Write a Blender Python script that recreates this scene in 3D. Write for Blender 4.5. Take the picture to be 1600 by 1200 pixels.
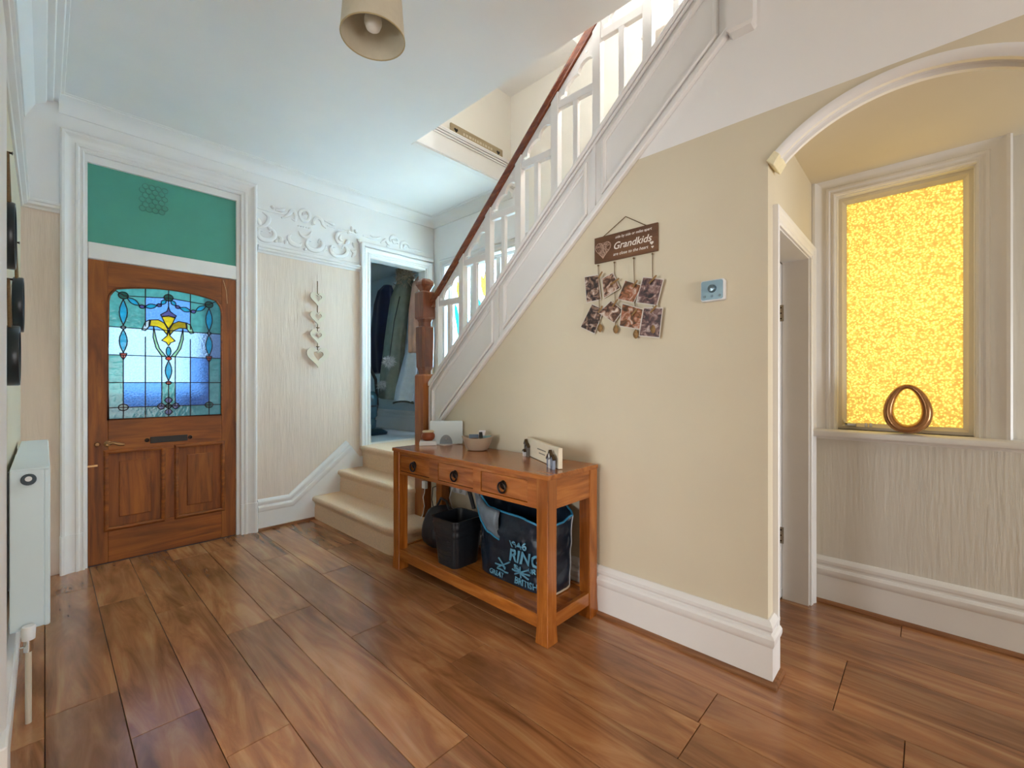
import bpy, bmesh, math, random
from mathutils import Vector, Matrix, noise
from mathutils.geometry import delaunay_2d_cdt
for o in list(bpy.data.objects): bpy.data.objects.remove(o, do_unlink=True)
S = bpy.context.scene
C = S.collection
PI = math.pi
rnd = random.Random(7)

# ------------------------------------------------------------------ camera
F = 690.0; CAMH = 1.21; CY = 598.0
YAW = math.atan(730.0 / F)                     # heading, measured from +Y towards +X
cam = bpy.data.cameras.new('camera'); camo = bpy.data.objects.new('camera', cam); C.objects.link(camo)
cam.sensor_width = 36.0; cam.lens = 36.0 * F / 1600.0; cam.shift_y = -(600 - CY) / 1600.0
cam.clip_start = 0.02; cam.clip_end = 60
camo.location = (0, 0, CAMH); camo.rotation_euler = (PI / 2, 0, -YAW)
S.camera = camo
FW = (math.sin(YAW), math.cos(YAW)); RT = (math.cos(YAW), -math.sin(YAW))
def ray(u, v):
    l = (u - 800) / F
    return (FW[0] + l * RT[0], FW[1] + l * RT[1], (CY - v) / F)
def onZ(u, v, z):
    d = ray(u, v); t = (z - CAMH) / d[2]; return Vector((d[0] * t, d[1] * t, z))
def onX(u, v, x):
    d = ray(u, v); t = x / d[0]; return Vector((x, d[1] * t, CAMH + d[2] * t))
def onY(u, v, y):
    d = ray(u, v); t = y / d[1]; return Vector((d[0] * t, y, CAMH + d[2] * t))

# ------------------------------------------------------------------ world, daylight, exposure
W = bpy.data.worlds.new('sky'); S.world = W; W.use_nodes = True
bg = W.node_tree.nodes['Background']
bg.inputs[0].default_value = (0.80, 0.90, 1.0, 1); bg.inputs[1].default_value = 1.1
def area(name, loc, direction, sx, sy, power, col):
    l = bpy.data.lights.new(name, 'AREA'); l.shape = 'RECTANGLE'; l.size = sx; l.size_y = sy
    l.energy = power; l.color = col
    o = bpy.data.objects.new(name, l); C.objects.link(o); o.location = loc
    o.rotation_euler = Vector(direction).to_track_quat('-Z', 'Y').to_euler()
    return o
area('added_rear_light', (0.75, -2.66, 1.00), (0, 1, 0), 1.5, 1.6, 36, (1.0, 0.965, 0.94))  # unseen source added behind the camera to light the hall
area('added_passage_light', (2.55, -2.66, 0.90), (0, 1, 0), 0.7, 1.2, 32, (0.84, 0.92, 1.0))  # added out of view so the nook wall brightens
area('daylight_landing_window', (3.35, 3.2, 2.0), (-1, 0, -0.15), 1.2, 1.4, 155, (0.76, 0.88, 1.0))
area('daylight_side_window', (3.45, 0.10, 1.65), (-1, 0, 0), 0.9, 1.5, 18, (1.0, 0.95, 0.86))
area('added_room_light', (-2.66, 1.35, 1.35), (1, 0, 0), 1.3, 1.5, 64, (0.95, 0.98, 1.0))  # invented source beyond the left doorway, brightens the stair wall
area('daylight_upper_window', (3.35, 1.0, 4.3), (-1, 0, -0.2), 1.0, 1.1, 300, (1.0, 0.98, 0.95))
area('daylight_porch', (0.62, 5.45, 1.9), (0, -1, -0.1), 1.0, 1.6, 13, (0.85, 0.95, 1.0))
vs = S.view_settings
vs.view_transform = 'Standard'; vs.look = 'None'; vs.gamma = 1.0; vs.exposure = 0.35; vs.use_curve_mapping = False

# ------------------------------------------------------------------ materials
def hx(h):
    h = h.lstrip('#'); r = []
    for i in (0, 2, 4):
        c = int(h[i:i + 2], 16) / 255.0
        r.append(c / 12.92 if c <= 0.04045 else ((c + 0.055) / 1.055) ** 2.4)
    return (r[0], r[1], r[2], 1.0)
MATS = {}
def base(name):
    m = bpy.data.materials.new(name); m.use_nodes = True
    nt = m.node_tree; nt.nodes.clear()
    out = nt.nodes.new('ShaderNodeOutputMaterial')
    return m, nt, out
def N(nt, t, **kw):
    n = nt.nodes.new(t)
    for k, v in kw.items():
        if hasattr(n, k): setattr(n, k, v)
        else: n.inputs[k].default_value = v
    return n
def mapped(nt, stretch, rand=0.0):
    tc = N(nt, 'ShaderNodeTexCoord'); mp = N(nt, 'ShaderNodeMapping'); mp.inputs['Scale'].default_value = stretch
    if rand:
        oi = N(nt, 'ShaderNodeObjectInfo'); vm = N(nt, 'ShaderNodeVectorMath', operation='SCALE')
        cmb = N(nt, 'ShaderNodeCombineXYZ')
        mu = N(nt, 'ShaderNodeMath', operation='MULTIPLY'); mu.inputs[1].default_value = rand
        nt.links.new(oi.outputs['Random'], mu.inputs[0])
        for i in range(3): nt.links.new(mu.outputs[0], cmb.inputs[i])
        ad = N(nt, 'ShaderNodeVectorMath', operation='ADD')
        nt.links.new(tc.outputs['Object'], ad.inputs[0]); nt.links.new(cmb.outputs[0], ad.inputs[1])
        nt.links.new(ad.outputs[0], mp.inputs[0])
    else: nt.links.new(tc.outputs['Object'], mp.inputs[0])
    return mp
def mat(name, col, rough=0.5, var=0.05, nscale=6.0, stretch=(1, 1, 1), bump=0.0, bscale=150.0, metal=0.0, spec=0.5, bstretch=None, coat=0.0, rand=0.0, sheen=0.0):
    if name in MATS: return MATS[name]
    m, nt, out = base(name)
    p = N(nt, 'ShaderNodeBsdfPrincipled'); c = hx(col)
    p.inputs['Roughness'].default_value = rough; p.inputs['Metallic'].default_value = metal
    p.inputs['Specular IOR Level'].default_value = spec; p.inputs['Coat Weight'].default_value = coat
    p.inputs['Sheen Weight'].default_value = sheen
    mp = mapped(nt, stretch, rand)
    nz = N(nt, 'ShaderNodeTexNoise'); nz.inputs['Scale'].default_value = nscale; nz.inputs['Detail'].default_value = 4
    nt.links.new(mp.outputs[0], nz.inputs['Vector'])
    rp = N(nt, 'ShaderNodeValToRGB')
    rp.color_ramp.elements[0].position = 0.3; rp.color_ramp.elements[1].position = 0.7
    rp.color_ramp.elements[0].color = tuple(x * (1 - var) for x in c[:3]) + (1,)
    rp.color_ramp.elements[1].color = tuple(min(1, x * (1 + var)) for x in c[:3]) + (1,)
    nt.links.new(nz.outputs['Fac'], rp.inputs[0]); nt.links.new(rp.outputs[0], p.inputs['Base Color'])
    if bump:
        mp2 = mapped(nt, bstretch or (1, 1, 1), rand)
        n2 = N(nt, 'ShaderNodeTexNoise'); n2.inputs['Scale'].default_value = bscale; n2.inputs['Detail'].default_value = 3
        nt.links.new(mp2.outputs[0], n2.inputs['Vector'])
        b = N(nt, 'ShaderNodeBump'); b.inputs['Strength'].default_value = bump; b.inputs['Distance'].default_value = 0.004
        nt.links.new(n2.outputs['Fac'], b.inputs['Height']); nt.links.new(b.outputs[0], p.inputs['Normal'])
    nt.links.new(p.outputs[0], out.inputs[0]); MATS[name] = m
    return m
def wood(name, dark, mid, light, axis='z', scale=14.0, rough=0.35, coat=0.0, rand=0.0, blot=0.25, along=0.09, hv=0.0, bump=0.05, grad=(0.28, 0.5, 0.74)):
    if name in MATS: return MATS[name]
    m, nt, out = base(name)
    p = N(nt, 'ShaderNodeBsdfPrincipled'); p.inputs['Roughness'].default_value = rough; p.inputs['Coat Weight'].default_value = coat; p.inputs['Coat Roughness'].default_value = .14
    st = {'x': (along, 1, 1), 'y': (1, along, 1), 'z': (1, 1, along)}[axis]
    mp = mapped(nt, st, rand)
    nz = N(nt, 'ShaderNodeTexNoise'); nz.inputs['Scale'].default_value = scale; nz.inputs['Detail'].default_value = 7; nz.inputs['Roughness'].default_value = 0.6; nz.inputs['Distortion'].default_value = 1.6
    nt.links.new(mp.outputs[0], nz.inputs['Vector'])
    rp = N(nt, 'ShaderNodeValToRGB'); e = rp.color_ramp.elements
    e[0].position = grad[0]; e[0].color = hx(dark); e[1].position = grad[2]; e[1].color = hx(light)
    x = e.new(grad[1]); x.color = hx(mid)
    nt.links.new(nz.outputs['Fac'], rp.inputs[0])
    n2 = N(nt, 'ShaderNodeTexNoise'); n2.inputs['Scale'].default_value = 3.2; n2.inputs['Detail'].default_value = 3
    mp2 = mapped(nt, {'x': (.45, 1.3, 1), 'y': (1.3, .45, 1), 'z': (1, 1, .45)}[axis], rand)
    nt.links.new(mp2.outputs[0], n2.inputs['Vector'])
    r2 = N(nt, 'ShaderNodeValToRGB'); r2.color_ramp.elements[0].position = .36; r2.color_ramp.elements[1].position = .62
    r2.color_ramp.elements[0].color = (1 - blot,) * 3 + (1,); r2.color_ramp.elements[1].color = (1, 1, 1, 1)
    nt.links.new(n2.outputs['Fac'], r2.inputs[0])
    mx = N(nt, 'ShaderNodeMix', data_type='RGBA', blend_type='MULTIPLY'); mx.inputs[0].default_value = 1
    nt.links.new(rp.outputs[0], mx.inputs[6]); nt.links.new(r2.outputs[0], mx.inputs[7])
    last = mx.outputs[2]
    if hv:
        oi = N(nt, 'ShaderNodeObjectInfo'); hs = N(nt, 'ShaderNodeHueSaturation')
        mr = N(nt, 'ShaderNodeMapRange'); mr.inputs[3].default_value = 1 - hv; mr.inputs[4].default_value = 1 + hv
        nt.links.new(oi.outputs['Random'], mr.inputs[0]); nt.links.new(mr.outputs[0], hs.inputs['Value'])
        nt.links.new(last, hs.inputs['Color']); last = hs.outputs[0]
    nt.links.new(last, p.inputs['Base Color'])
    if bump:
        b = N(nt, 'ShaderNodeBump'); b.inputs['Strength'].default_value = bump; b.inputs['Distance'].default_value = 0.002
        nt.links.new(nz.outputs['Fac'], b.inputs['Height']); nt.links.new(b.outputs[0], p.inputs['Normal'])
    nt.links.new(p.outputs[0], out.inputs[0]); MATS[name] = m
    return m
def glass(name, col, trans=0.5, rough=0.18, bump=0.6, bscale=60.0, var=0.15, vor=False):
    """leaded glass: part milky (translucent), part see-through but rippled"""
    if name in MATS: return MATS[name]
    m, nt, out = base(name); c = tuple(x ** (.65 if not vor else 1) for x in hx(col))
    mp = mapped(nt, (1, 1, 1))
    if vor:
        nz = N(nt, 'ShaderNodeTexVoronoi'); nz.inputs['Scale'].default_value = bscale; h = nz.outputs['Distance']
    else:
        nz = N(nt, 'ShaderNodeTexNoise'); nz.inputs['Scale'].default_value = bscale; nz.inputs['Detail'].default_value = 2; h = nz.outputs['Fac']
    nt.links.new(mp.outputs[0], nz.inputs['Vector'])
    rp = N(nt, 'ShaderNodeValToRGB'); e = rp.color_ramp.elements
    e[0].position = .25 if not vor else .05; e[1].position = .7 if not vor else .55
    lo = tuple(x * (1 - var) for x in c[:3]) + (1,); hi = tuple(min(1, x * (1 + var)) for x in c[:3]) + (1,)
    e[0].color, e[1].color = (hi, lo) if vor else (lo, hi)
    nt.links.new(h, rp.inputs[0])
    b = N(nt, 'ShaderNodeBump'); b.inputs['Strength'].default_value = bump; b.inputs['Distance'].default_value = 0.006
    nt.links.new(h, b.inputs['Height'])
    tl = N(nt, 'ShaderNodeBsdfTranslucent'); rf = N(nt, 'ShaderNodeBsdfRefraction'); rf.inputs['IOR'].default_value = 1.12; rf.inputs['Roughness'].default_value = rough
    gl = N(nt, 'ShaderNodeBsdfGlossy'); gl.inputs['Roughness'].default_value = 0.15
    for s in (tl, rf): nt.links.new(rp.outputs[0], s.inputs['Color'])
    nt.links.new(b.outputs[0], rf.inputs['Normal']); nt.links.new(b.outputs[0], gl.inputs['Normal'])
    mx = N(nt, 'ShaderNodeMixShader'); mx.inputs[0].default_value = trans
    nt.links.new(tl.outputs[0], mx.inputs[1]); nt.links.new(rf.outputs[0], mx.inputs[2])
    m2 = N(nt, 'ShaderNodeMixShader'); m2.inputs[0].default_value = 0.05
    nt.links.new(mx.outputs[0], m2.inputs[1]); nt.links.new(gl.outputs[0], m2.inputs[2])
    nt.links.new(m2.outputs[0], out.inputs[0]); MATS[name] = m
    return m

WHITE = mat('white gloss paint', 'ece9e6', 0.38, .02, 5, bump=.03, bscale=60)
CEIL = mat('ceiling emulsion', 'f1efed', 0.8, .015, 3, bump=.04, bscale=90)
CREAM = mat('cream wall emulsion', 'd9cdb4', 0.75, .02, 3, bump=.10, bscale=120, bstretch=(1, 1, .35))
PAPER = mat('ribbed cream wallpaper', 'e6d4c4', 0.75, .035, 30, (1, 1, .12), bump=.55, bscale=75, bstretch=(1, 1, .10))
NOOKP = mat('ribbed pale wallpaper', 'dcd6cc', 0.75, .025, 30, (1, 1, .12), bump=.55, bscale=75, bstretch=(1, 1, .10))
CARPET = mat('beige carpet', 'e6c5a3', 0.95, .08, 90, bump=.35, bscale=420)
FLOORW = wood('oak laminate', '7f4e2c', 'ab7145', 'c79362', 'y', 11, .26, .45, 37.0, .38, .13, .06, .03)
BEAD = wood('oak beading', '6d4222', '94603a', 'b0804f', 'y', 20, .4)
def TW(a): return wood('honey stained wood ' + a, '7f4312', 'ad6222', 'c97f36', a, 16, .22, .35, 11.0, .22, .10)
def DW(a): return wood('pine door wood ' + a, '652d08', '8f4a0d', 'ab6119', a, 15, .55, 0, 13.0, .30, .09)
def NW(a): return wood('red mahogany ' + a, '5e2f18', '7f4628', '985c3a', a, 18, .32, .2, 5.0, .2, .09)
BLACKP = mat('black plastic', '16191d', 0.38, .1, 20)
IRON = mat('dark bronze metal', '2a211b', 0.35, .2, 30, metal=.8)
CHROME = mat('chrome', 'c9c9c6', 0.18, .02, metal=1.0)
BRASS = mat('aged brass', '9a7650', 0.3, .1, metal=.9)
PLASTIC = mat('white plastic', 'e4e6e8', 0.35, .01)
TWINE = mat('jute twine', '6d5434', 0.9, .2, 200)
LEAD = mat('lead came', '2c3038', 0.5, .1, metal=.3)

# ------------------------------------------------------------------ mesh helpers
WLOC = {}                                            # world position of every object made here
class MB:
    def __init__(s): s.v = []; s.f = []
    def add(s, vs, fs):
        o = len(s.v); s.v += [Vector(x) for x in vs]; s.f += [tuple(i + o for i in q) for q in fs]; return s
    def box(s, x0, x1, y0, y1, z0, z1):
        return s.add([(x0, y0, z0), (x1, y0, z0), (x1, y1, z0), (x0, y1, z0), (x0, y0, z1), (x1, y0, z1), (x1, y1, z1), (x0, y1, z1)],
                     [(0, 3, 2, 1), (4, 5, 6, 7), (0, 1, 5, 4), (1, 2, 6, 5), (2, 3, 7, 6), (3, 0, 4, 7)])
    def prism(s, poly, d):                          # poly: 3-D points in a plane, d: extrusion vector
        n = len(poly); d = Vector(d); a = [Vector(p) for p in poly]
        return s.add(a + [p + d for p in a], [tuple(range(n))[::-1], tuple(range(n, 2 * n))] + [(i, (i + 1) % n, (i + 1) % n + n, i + n) for i in range(n)])
    def rings(s, rs, cap0=True, cap1=True, closed=False):
        n = len(rs[0]); vs = [p for r in rs for p in r]; fs = []
        m = len(rs)
        for k in range(m if closed else m - 1):
            a = k * n; b = ((k + 1) % m) * n
            fs += [(a + i, a + (i + 1) % n, b + (i + 1) % n, b + i) for i in range(n)]
        if not closed:
            if cap0: fs.append(tuple(range(n))[::-1])
            if cap1: fs.append(tuple(range((m - 1) * n, m * n)))
        return s.add(vs, fs)
    def lathe(s, prof, c, n=24, axis='z', cap0=True, cap1=True, ecc=1.0):
        c = Vector(c); rs = []
        for r, h in prof:
            ring = []
            for i in range(n):
                t = 2 * PI * i / n; a, b = r * math.cos(t), r * ecc * math.sin(t)
                ring.append(c + {'z': Vector((a, b, h)), 'x': Vector((h, a, b)), 'y': Vector((b, h, a))}[axis])
            rs.append(ring)
        return s.rings(rs, cap0, cap1)
    def tube(s, pts, r, n=8, closed=False, flat=1.0, ref=None):
        P = [Vector(p) for p in pts]; R = r if isinstance(r, (list, tuple)) else [r] * len(P)
        rs = []; up = None
        for i, p in enumerate(P):
            if closed: t = P[(i + 1) % len(P)] - P[i - 1]
            else: t = P[min(i + 1, len(P) - 1)] - P[max(i - 1, 0)]
            if t.length < 1e-9: t = Vector((0, 0, 1))
            t.normalize()
            if ref is not None: up = Vector(ref) - t * t.dot(Vector(ref))
            elif up is None: up = Vector((0, 0, 1)) if abs(t.z) < .9 else Vector((1, 0, 0)); up = up - t * up.dot(t)
            else: up = up - t * up.dot(t)
            if up.length < 1e-6: up = t.orthogonal()
            up.normalize(); q = t.cross(up)
            rs.append([p + up * (R[i] * flat * math.cos(2 * PI * k / n)) + q * (R[i] * math.sin(2 * PI * k / n)) for k in range(n)])
        return s.rings(rs, closed=closed)
    def sweep(s, prof, path, n, closed=False):      # mitred moulding: prof (a, b) = across, along the normal n
        n = Vector(n).normalized(); P = [Vector(p) for p in path]; L = len(P); rs = []
        def side(i, j): return n.cross((P[j] - P[i]).normalized())
        for i in range(L):
            if closed: a, b = side(i - 1, i), side(i, (i + 1) % L)
            else:
                a = side(i - 1, i) if i > 0 else side(i, i + 1); b = side(i, i + 1) if i < L - 1 else a
            m = (a + b) / max(1e-6, 1 + a.dot(b))
            rs.append([P[i] + m * u + n * w for u, w in prof])
        return s.rings(rs, closed=closed)
    def build(s, name, material, parent=None, smooth=False, bevel=0.0, seg=2, angle=40):
        lo = Vector([min(v[i] for v in s.v) for i in range(3)]); hi = Vector([max(v[i] for v in s.v) for i in range(3)])
        org = (lo + hi) / 2
        if parent is None: org.z = lo.z
        me = bpy.data.meshes.new(name); me.from_pydata([v - org for v in s.v], [], s.f); me.validate()
        bm = bmesh.new(); bm.from_mesh(me); bmesh.ops.recalc_face_normals(bm, faces=bm.faces); bm.to_mesh(me); bm.free()
        if material: me.materials.append(material)
        o = bpy.data.objects.new(name, me); C.objects.link(o)
        pl = WLOC[parent.name] if parent else Vector((0, 0, 0))
        if parent: o.parent = parent
        o.location = org - pl; WLOC[o.name] = org
        if bevel:
            b = o.modifiers.new('bevel', 'BEVEL'); b.width = bevel; b.segments = seg; b.limit_method = 'ANGLE'; b.angle_limit = math.radians(30)
        if smooth:
            for p in me.polygons: p.use_smooth = True
            if angle < 180:
                bm = bmesh.new(); bm.from_mesh(me)
                for e in bm.edges:
                    if len(e.link_faces) == 2 and e.calc_face_angle(0) > math.radians(angle): e.smooth = False
                bm.to_mesh(me); bm.free()
        return o
def tag(o, label=None, cat=None, group=None, kind=None):
    if label: o['label'] = label
    if cat: o['category'] = cat
    if group: o['group'] = group
    if kind: o['kind'] = kind
    return o
def thing(name, loc, label=None, cat=None, group=None, kind=None, parent=None):
    o = bpy.data.objects.new(name, None); C.objects.link(o); loc = Vector(loc); o.empty_display_size = .05
    o.location = loc - (WLOC[parent.name] if parent else Vector((0, 0, 0)))
    if parent: o.parent = parent
    WLOC[o.name] = loc
    return tag(o, label, cat, group, kind)
def struct(o, label, cat): return tag(o, label, cat, None, 'structure')
def dup(o, loc, parent=None):                        # a piece that shares its mesh
    c = o.copy(); C.objects.link(c)
    loc = Vector(loc); pl = WLOC[parent.name] if parent else Vector((0, 0, 0))
    c.parent = parent; c.location = loc - pl; WLOC[c.name] = loc
    return c
def holed(mb, plane, c0, c1, u0, u1, v0, v1, holes):
    """a wall slab between c0 and c1 with rectangular holes; plane 'x': u=y, plane 'y': u=x; v=z"""
    us = sorted({u0, u1, *[h[0] for h in holes], *[h[1] for h in holes]}); us = [u for u in us if u0 <= u <= u1]
    vs_ = sorted({v0, v1, *[h[2] for h in holes], *[h[3] for h in holes]}); vs_ = [v for v in vs_ if v0 <= v <= v1]
    for a, b in zip(us, us[1:]):
        run = None
        for c, d in list(zip(vs_, vs_[1:])) + [(None, None)]:
            solid = c is not None and not any(h[0] < (a + b) / 2 < h[1] and h[2] < (c + d) / 2 < h[3] for h in holes)
            if solid: run = (run[0], d) if run else (c, d)
            elif run:
                if plane == 'x': mb.box(c0, c1, a, b, run[0], run[1])
                else: mb.box(a, b, c0, c1, run[0], run[1])
                run = None
    return mb
def arc(cx, cy, r, a0, a1, n): return [(cx + r * math.cos(a0 + (a1 - a0) * i / n), cy + r * math.sin(a0 + (a1 - a0) * i / n)) for i in range(n + 1)]
def text_mb(body, size, place, depth=0.0006, shear=0.0, align='CENTER', bold=.012):
    """flat lettering: place(x, y) -> 3-D point"""
    cu = bpy.data.curves.new('t', 'FONT'); cu.body = body; cu.size = size; cu.align_x = align; cu.shear = shear; cu.resolution_u = 3; cu.offset = size * bold
    o = bpy.data.objects.new('t', cu); C.objects.link(o)
    dg = bpy.context.evaluated_depsgraph_get(); me = bpy.data.meshes.new_from_object(o.evaluated_get(dg))
    mb = MB().add([place(v.co.x, v.co.y) for v in me.vertices], [tuple(p.vertices) for p in me.polygons])
    bpy.data.objects.remove(o); bpy.data.meshes.remove(me); bpy.data.curves.remove(cu)
    return mb

XL, XS, XW, YD, ZC = -0.10, 2.01, 2.97, 4.0, 3.0     # left wall, stair wall, outer wall, door wall, ceiling
ZR = 2.31                                            # picture-rail height
YB = -2.5                                            # wall behind the camera
def zs_bot(y): return 0.955 + 0.893 * (2.579 - y)    # underside / top of the stair string, underside of handrail
def zs_top(y): return 1.195 + 0.893 * (2.742 - y)
def zrail(y): return 1.783 + 0.915 * (2.748 - y)

# ================================================================== THE SETTING
# floor: sub-floor with oak boards laid towards the front door
fl = MB().box(-0.22, 3.1, YB, 4.12, -0.06, -0.012).build('floor', mat('dark joint', '2f1d10', .9))
struct(fl, 'oak laminate floor boards running towards the front door', 'floor')
PLM = {}
def plank(x, y0, y1):
    L = round(y1 - y0, 2)
    if L not in PLM:
        o = MB().box(-.0988, .0988, -L / 2 + .0012, L / 2 - .0012, -.012, 0).build('plank', FLOORW, fl, bevel=.0012, seg=1)
        o.location = Vector((x, (y0 + y1) / 2, -.006)) - WLOC[fl.name]; PLM[L] = o
    else: dup(PLM[L], (x, (y0 + y1) / 2, -.006), fl)
ends = {0: 2.32, 1: 1.97, 2: 1.65, 3: 2.45, 4: 1.15, 5: 2.0, 6: 1.5, 7: .59, 8: .60, 9: 1.35, 10: .26, 11: .26, 12: -.4, 13: .75, 14: .1}
for i in range(17):
    x = i * .2 - .1
    y = ends.get(i - 1, .9)
    while y > YB: y -= 1.29
    while y < 4.0:
        a, b = max(y, YB), min(y + 1.29, 4.0)
        if b - a > .05 and not (x > 2.1 and a > .6): plank(x, a, b)
        y += 1.29

# walls -------------------------------------------------------------
FD = (0.165, 1.065, 0.0, 2.70)       # front door opening x0 x1 z0 z1
CD = (2.19, 2.865, 0.605, 2.45)      # coat cupboard opening
w = struct(holed(MB(), 'y', YD, YD + .12, -.22, 3.1, 0, ZR, [FD, CD]).build('wall_back', PAPER), 'cream ribbed wall around the front door and coat cupboard', 'wall')
holed(MB(), 'y', YD, YD + .12, -.22, 3.1, ZR, 3.15, [FD, CD]).build('frieze_band', CEIL, w)
w = struct(holed(MB(), 'x', XL - .12, XL, YB, YD, 0, ZR, [(.88, 1.74, 0, 2.05)]).build('wall_left', CREAM), 'cream left wall behind the radiator and mirrors', 'wall')
MB().box(XL - .12, XL, YB, YD, ZR, 3.15).build('frieze_band', CEIL, w)
# stair wall with the arch
AYC, AZC, AR = 0.06, 1.73, 0.555
arcp = [(AYC - .415, 0.0)] + [(AYC + AR * math.cos(t), AZC + AR * math.sin(t)) for t in [math.radians(138.4 - (138.4 - 41.6) * i / 28) for i in range(29)]] + [(AYC + .415, 0.0)]
poly = [(2.742, 0), (2.742, zs_bot(2.742)), (2.579 - (ZR - .955) / .893, ZR), (YB, ZR), (YB, 0)] + arcp
w = struct(MB().prism([(XS, y, z) for y, z in poly], (.10, 0, 0)).build('wall_right', CREAM), 'cream wall below the staircase with an arched opening', 'wall')
poly = [(2.579 - (ZR - .955) / .893, ZR), (.60, zs_bot(.60)), (.60, 3.0), (YB, 3.0), (YB, ZR)]
MB().prism([(XS, y, z) for y, z in poly], (.10, 0, 0)).build('frieze_band', CEIL, w)
# wall behind the camera, with window openings added for light
w = struct(holed(MB(), 'y', YB - .12, YB, -.22, 3.1, 0, 3.15, [(.0, 1.5, .15, 1.85), (2.2, 2.9, .3, 1.5)]).build('wall_front', CREAM), 'cream wall behind the viewer with openings added for window light', 'wall')
# under-stairs wall facing the window nook
ND = (2.15, 2.86, 0, 1.90)
struct(holed(MB(), 'y', .475, .575, XS + .10, XW, 0, ZR, [ND]).build('wall_nook', CREAM), 'narrow cream wall with the cupboard doorway under the stairs', 'wall')
# outer wall: nook part, stair part
NW_ = (-.165, .378, .955, 2.235)
struct(holed(MB(), 'x', XW, XW + .14, YB, .55, 0, ZR, [NW_]).build('wall_side', NOOKP), 'pale ribbed wall below and around the amber window', 'wall')
LW = (2.66, 3.80, 1.27, 2.45); UW = (.55, 1.43, 3.68, 4.80)
w = struct(holed(MB(), 'x', XW, XW + .14, .55, 4.12, 0, 5.4, [(2.60, 4.12, 0, 3.1), UW]).build('wall_stairwell', mat('pale cream emulsion', 'efeae0', .75, .02, 3, bump=.08, bscale=120)), 'pale outer wall of the stairwell with the stained glass window', 'wall')
holed(MB(), 'x', XW, XW + .14, 2.60, 4.12, 0, 3.1, [LW]).build('landing_wall', CEIL, w)
MB().box(XW, XW + .14, YB, .55, ZR, 5.4).build('upper_wall', MATS['pale cream emulsion'], w)
# hall ceiling with the stairwell opening
OX, OY0, OY1 = 1.888, .60, 2.79
mb = MB().box(-.22, OX, YB, 4.12, ZC, ZC + .15).box(OX, XW, OY1, 4.12, ZC, ZC + .15).box(OX, XS + .1, YB, OY0, ZC, ZC + .15)
ce = struct(mb.build('ceiling', CEIL), 'white hall ceiling with a cut-out above the stairs', 'ceiling')
struct(MB().box(XS + .10, XW, YB, .60, ZR, ZR + .12).build('ceiling_nook', CREAM), 'low cream ceiling of the window nook', 'ceiling')
# upper storey seen through the opening
up = struct(MB().box(OX - .9, XW, OY1 + .035, OY1 + .12, ZC + .15, 5.4).build('wall_upper_back', MATS['pale cream emulsion']), 'cream upstairs wall behind the wooden plaque', 'wall')
struct(MB().prism([(-.2, 2.83, 3.86), (-.2, 2.0, 3.86), (-.2, 1.3, 5.2), (-.2, YB, 5.2), (-.2, YB, 5.3), (-.2, 1.25, 5.3), (-.2, 2.0, 3.98), (-.2, 2.83, 4.0)], (3.3, 0, 0)).build('ceiling_upper', CEIL), 'white sloping ceiling above the stairwell', 'ceiling')
struct(MB().box(-.3, -.2, YB, 2.9, ZC + .15, 5.4).build('wall_upper_left', MATS['pale cream emulsion']), 'upstairs wall out of sight on the left', 'wall')
struct(MB().box(-.3, 3.1, YB - .1, YB, ZC + .15, 5.4).build('wall_upper_front', MATS['pale cream emulsion']), 'upstairs wall out of sight behind', 'wall')
# opening fascia with its mouldings (far edge of the cut-out)
fa = MB().box(OX, XW, OY1 - .012, OY1 + .035, ZC - .004, ZC + .195)
fa = struct(fa.build('trim_1', WHITE), 'white moulded fascia along the far edge of the stairwell opening', 'trim')
for z, t in ((ZC + .005, .010), (ZC + .150, .012), (ZC + .168, .018), (ZC + .186, .024)):
    MB().box(OX, XW, OY1 - .012 - t, OY1 - .012, z, z + .012).build('moulding', WHITE, fa, bevel=.003)
MB().box(OX - .002, OX + .012, OY0, OY1, ZC + .012, ZC + .16).build('side_lining', WHITE, fa)
# cornices
cor_l = [(0, 0), (0, -.17), (.018, -.17), (.03, -.14), (.06, -.075), (.105, -.045), (.11, -.03), (.135, -.03), (.14, -.018), (.165, -.018), (.17, -.006), (.182, -.006), (.185, 0)]
cor_s = [(0, 0), (0, -.085), (.012, -.085), (.025, -.055), (.05, -.03), (.09, -.014), (.11, -.012), (.112, -.004), (.125, -.004), (.127, 0)]
struct(MB().sweep(cor_l[::-1], [(XL, YD, ZC), (XL, YB, ZC)], (0, 0, 1)).build('trim_2', CEIL, smooth=True, angle=25), 'white stepped plaster cornice along the left wall', 'cornice')
struct(MB().sweep(cor_s[::-1], [(XW, OY1 + .005, ZC), (XW, YD, ZC), (XL + .16, YD, ZC)], (0, 0, 1)).build('trim_3', CEIL, smooth=True, angle=25), 'white plaster cornice above the front door and landing', 'cornice')
# picture rails
rail_p = [(-.03, 0), (-.03, .008), (-.018, .012), (-.008, .028), (.006, .030), (.012, .038), (.024, .038), (.030, .020), (.030, 0)]
struct(MB().sweep([(b, a) for a, b in rail_p], [(1.195, YD, ZR), (2.095, YD, ZR)][::-1], (0, 0, 1)).build('trim_4', WHITE, smooth=True, angle=30), 'white picture rail below the plaster frieze', 'picture rail')
struct(MB().sweep([(b, a) for a, b in rail_p], [(.075, YD, ZR), (XL, YD, ZR), (XL, YB, ZR)], (0, 0, 1)).build('trim_5', WHITE, smooth=True, angle=30), 'white picture rail along the left wall', 'picture rail')
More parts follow.
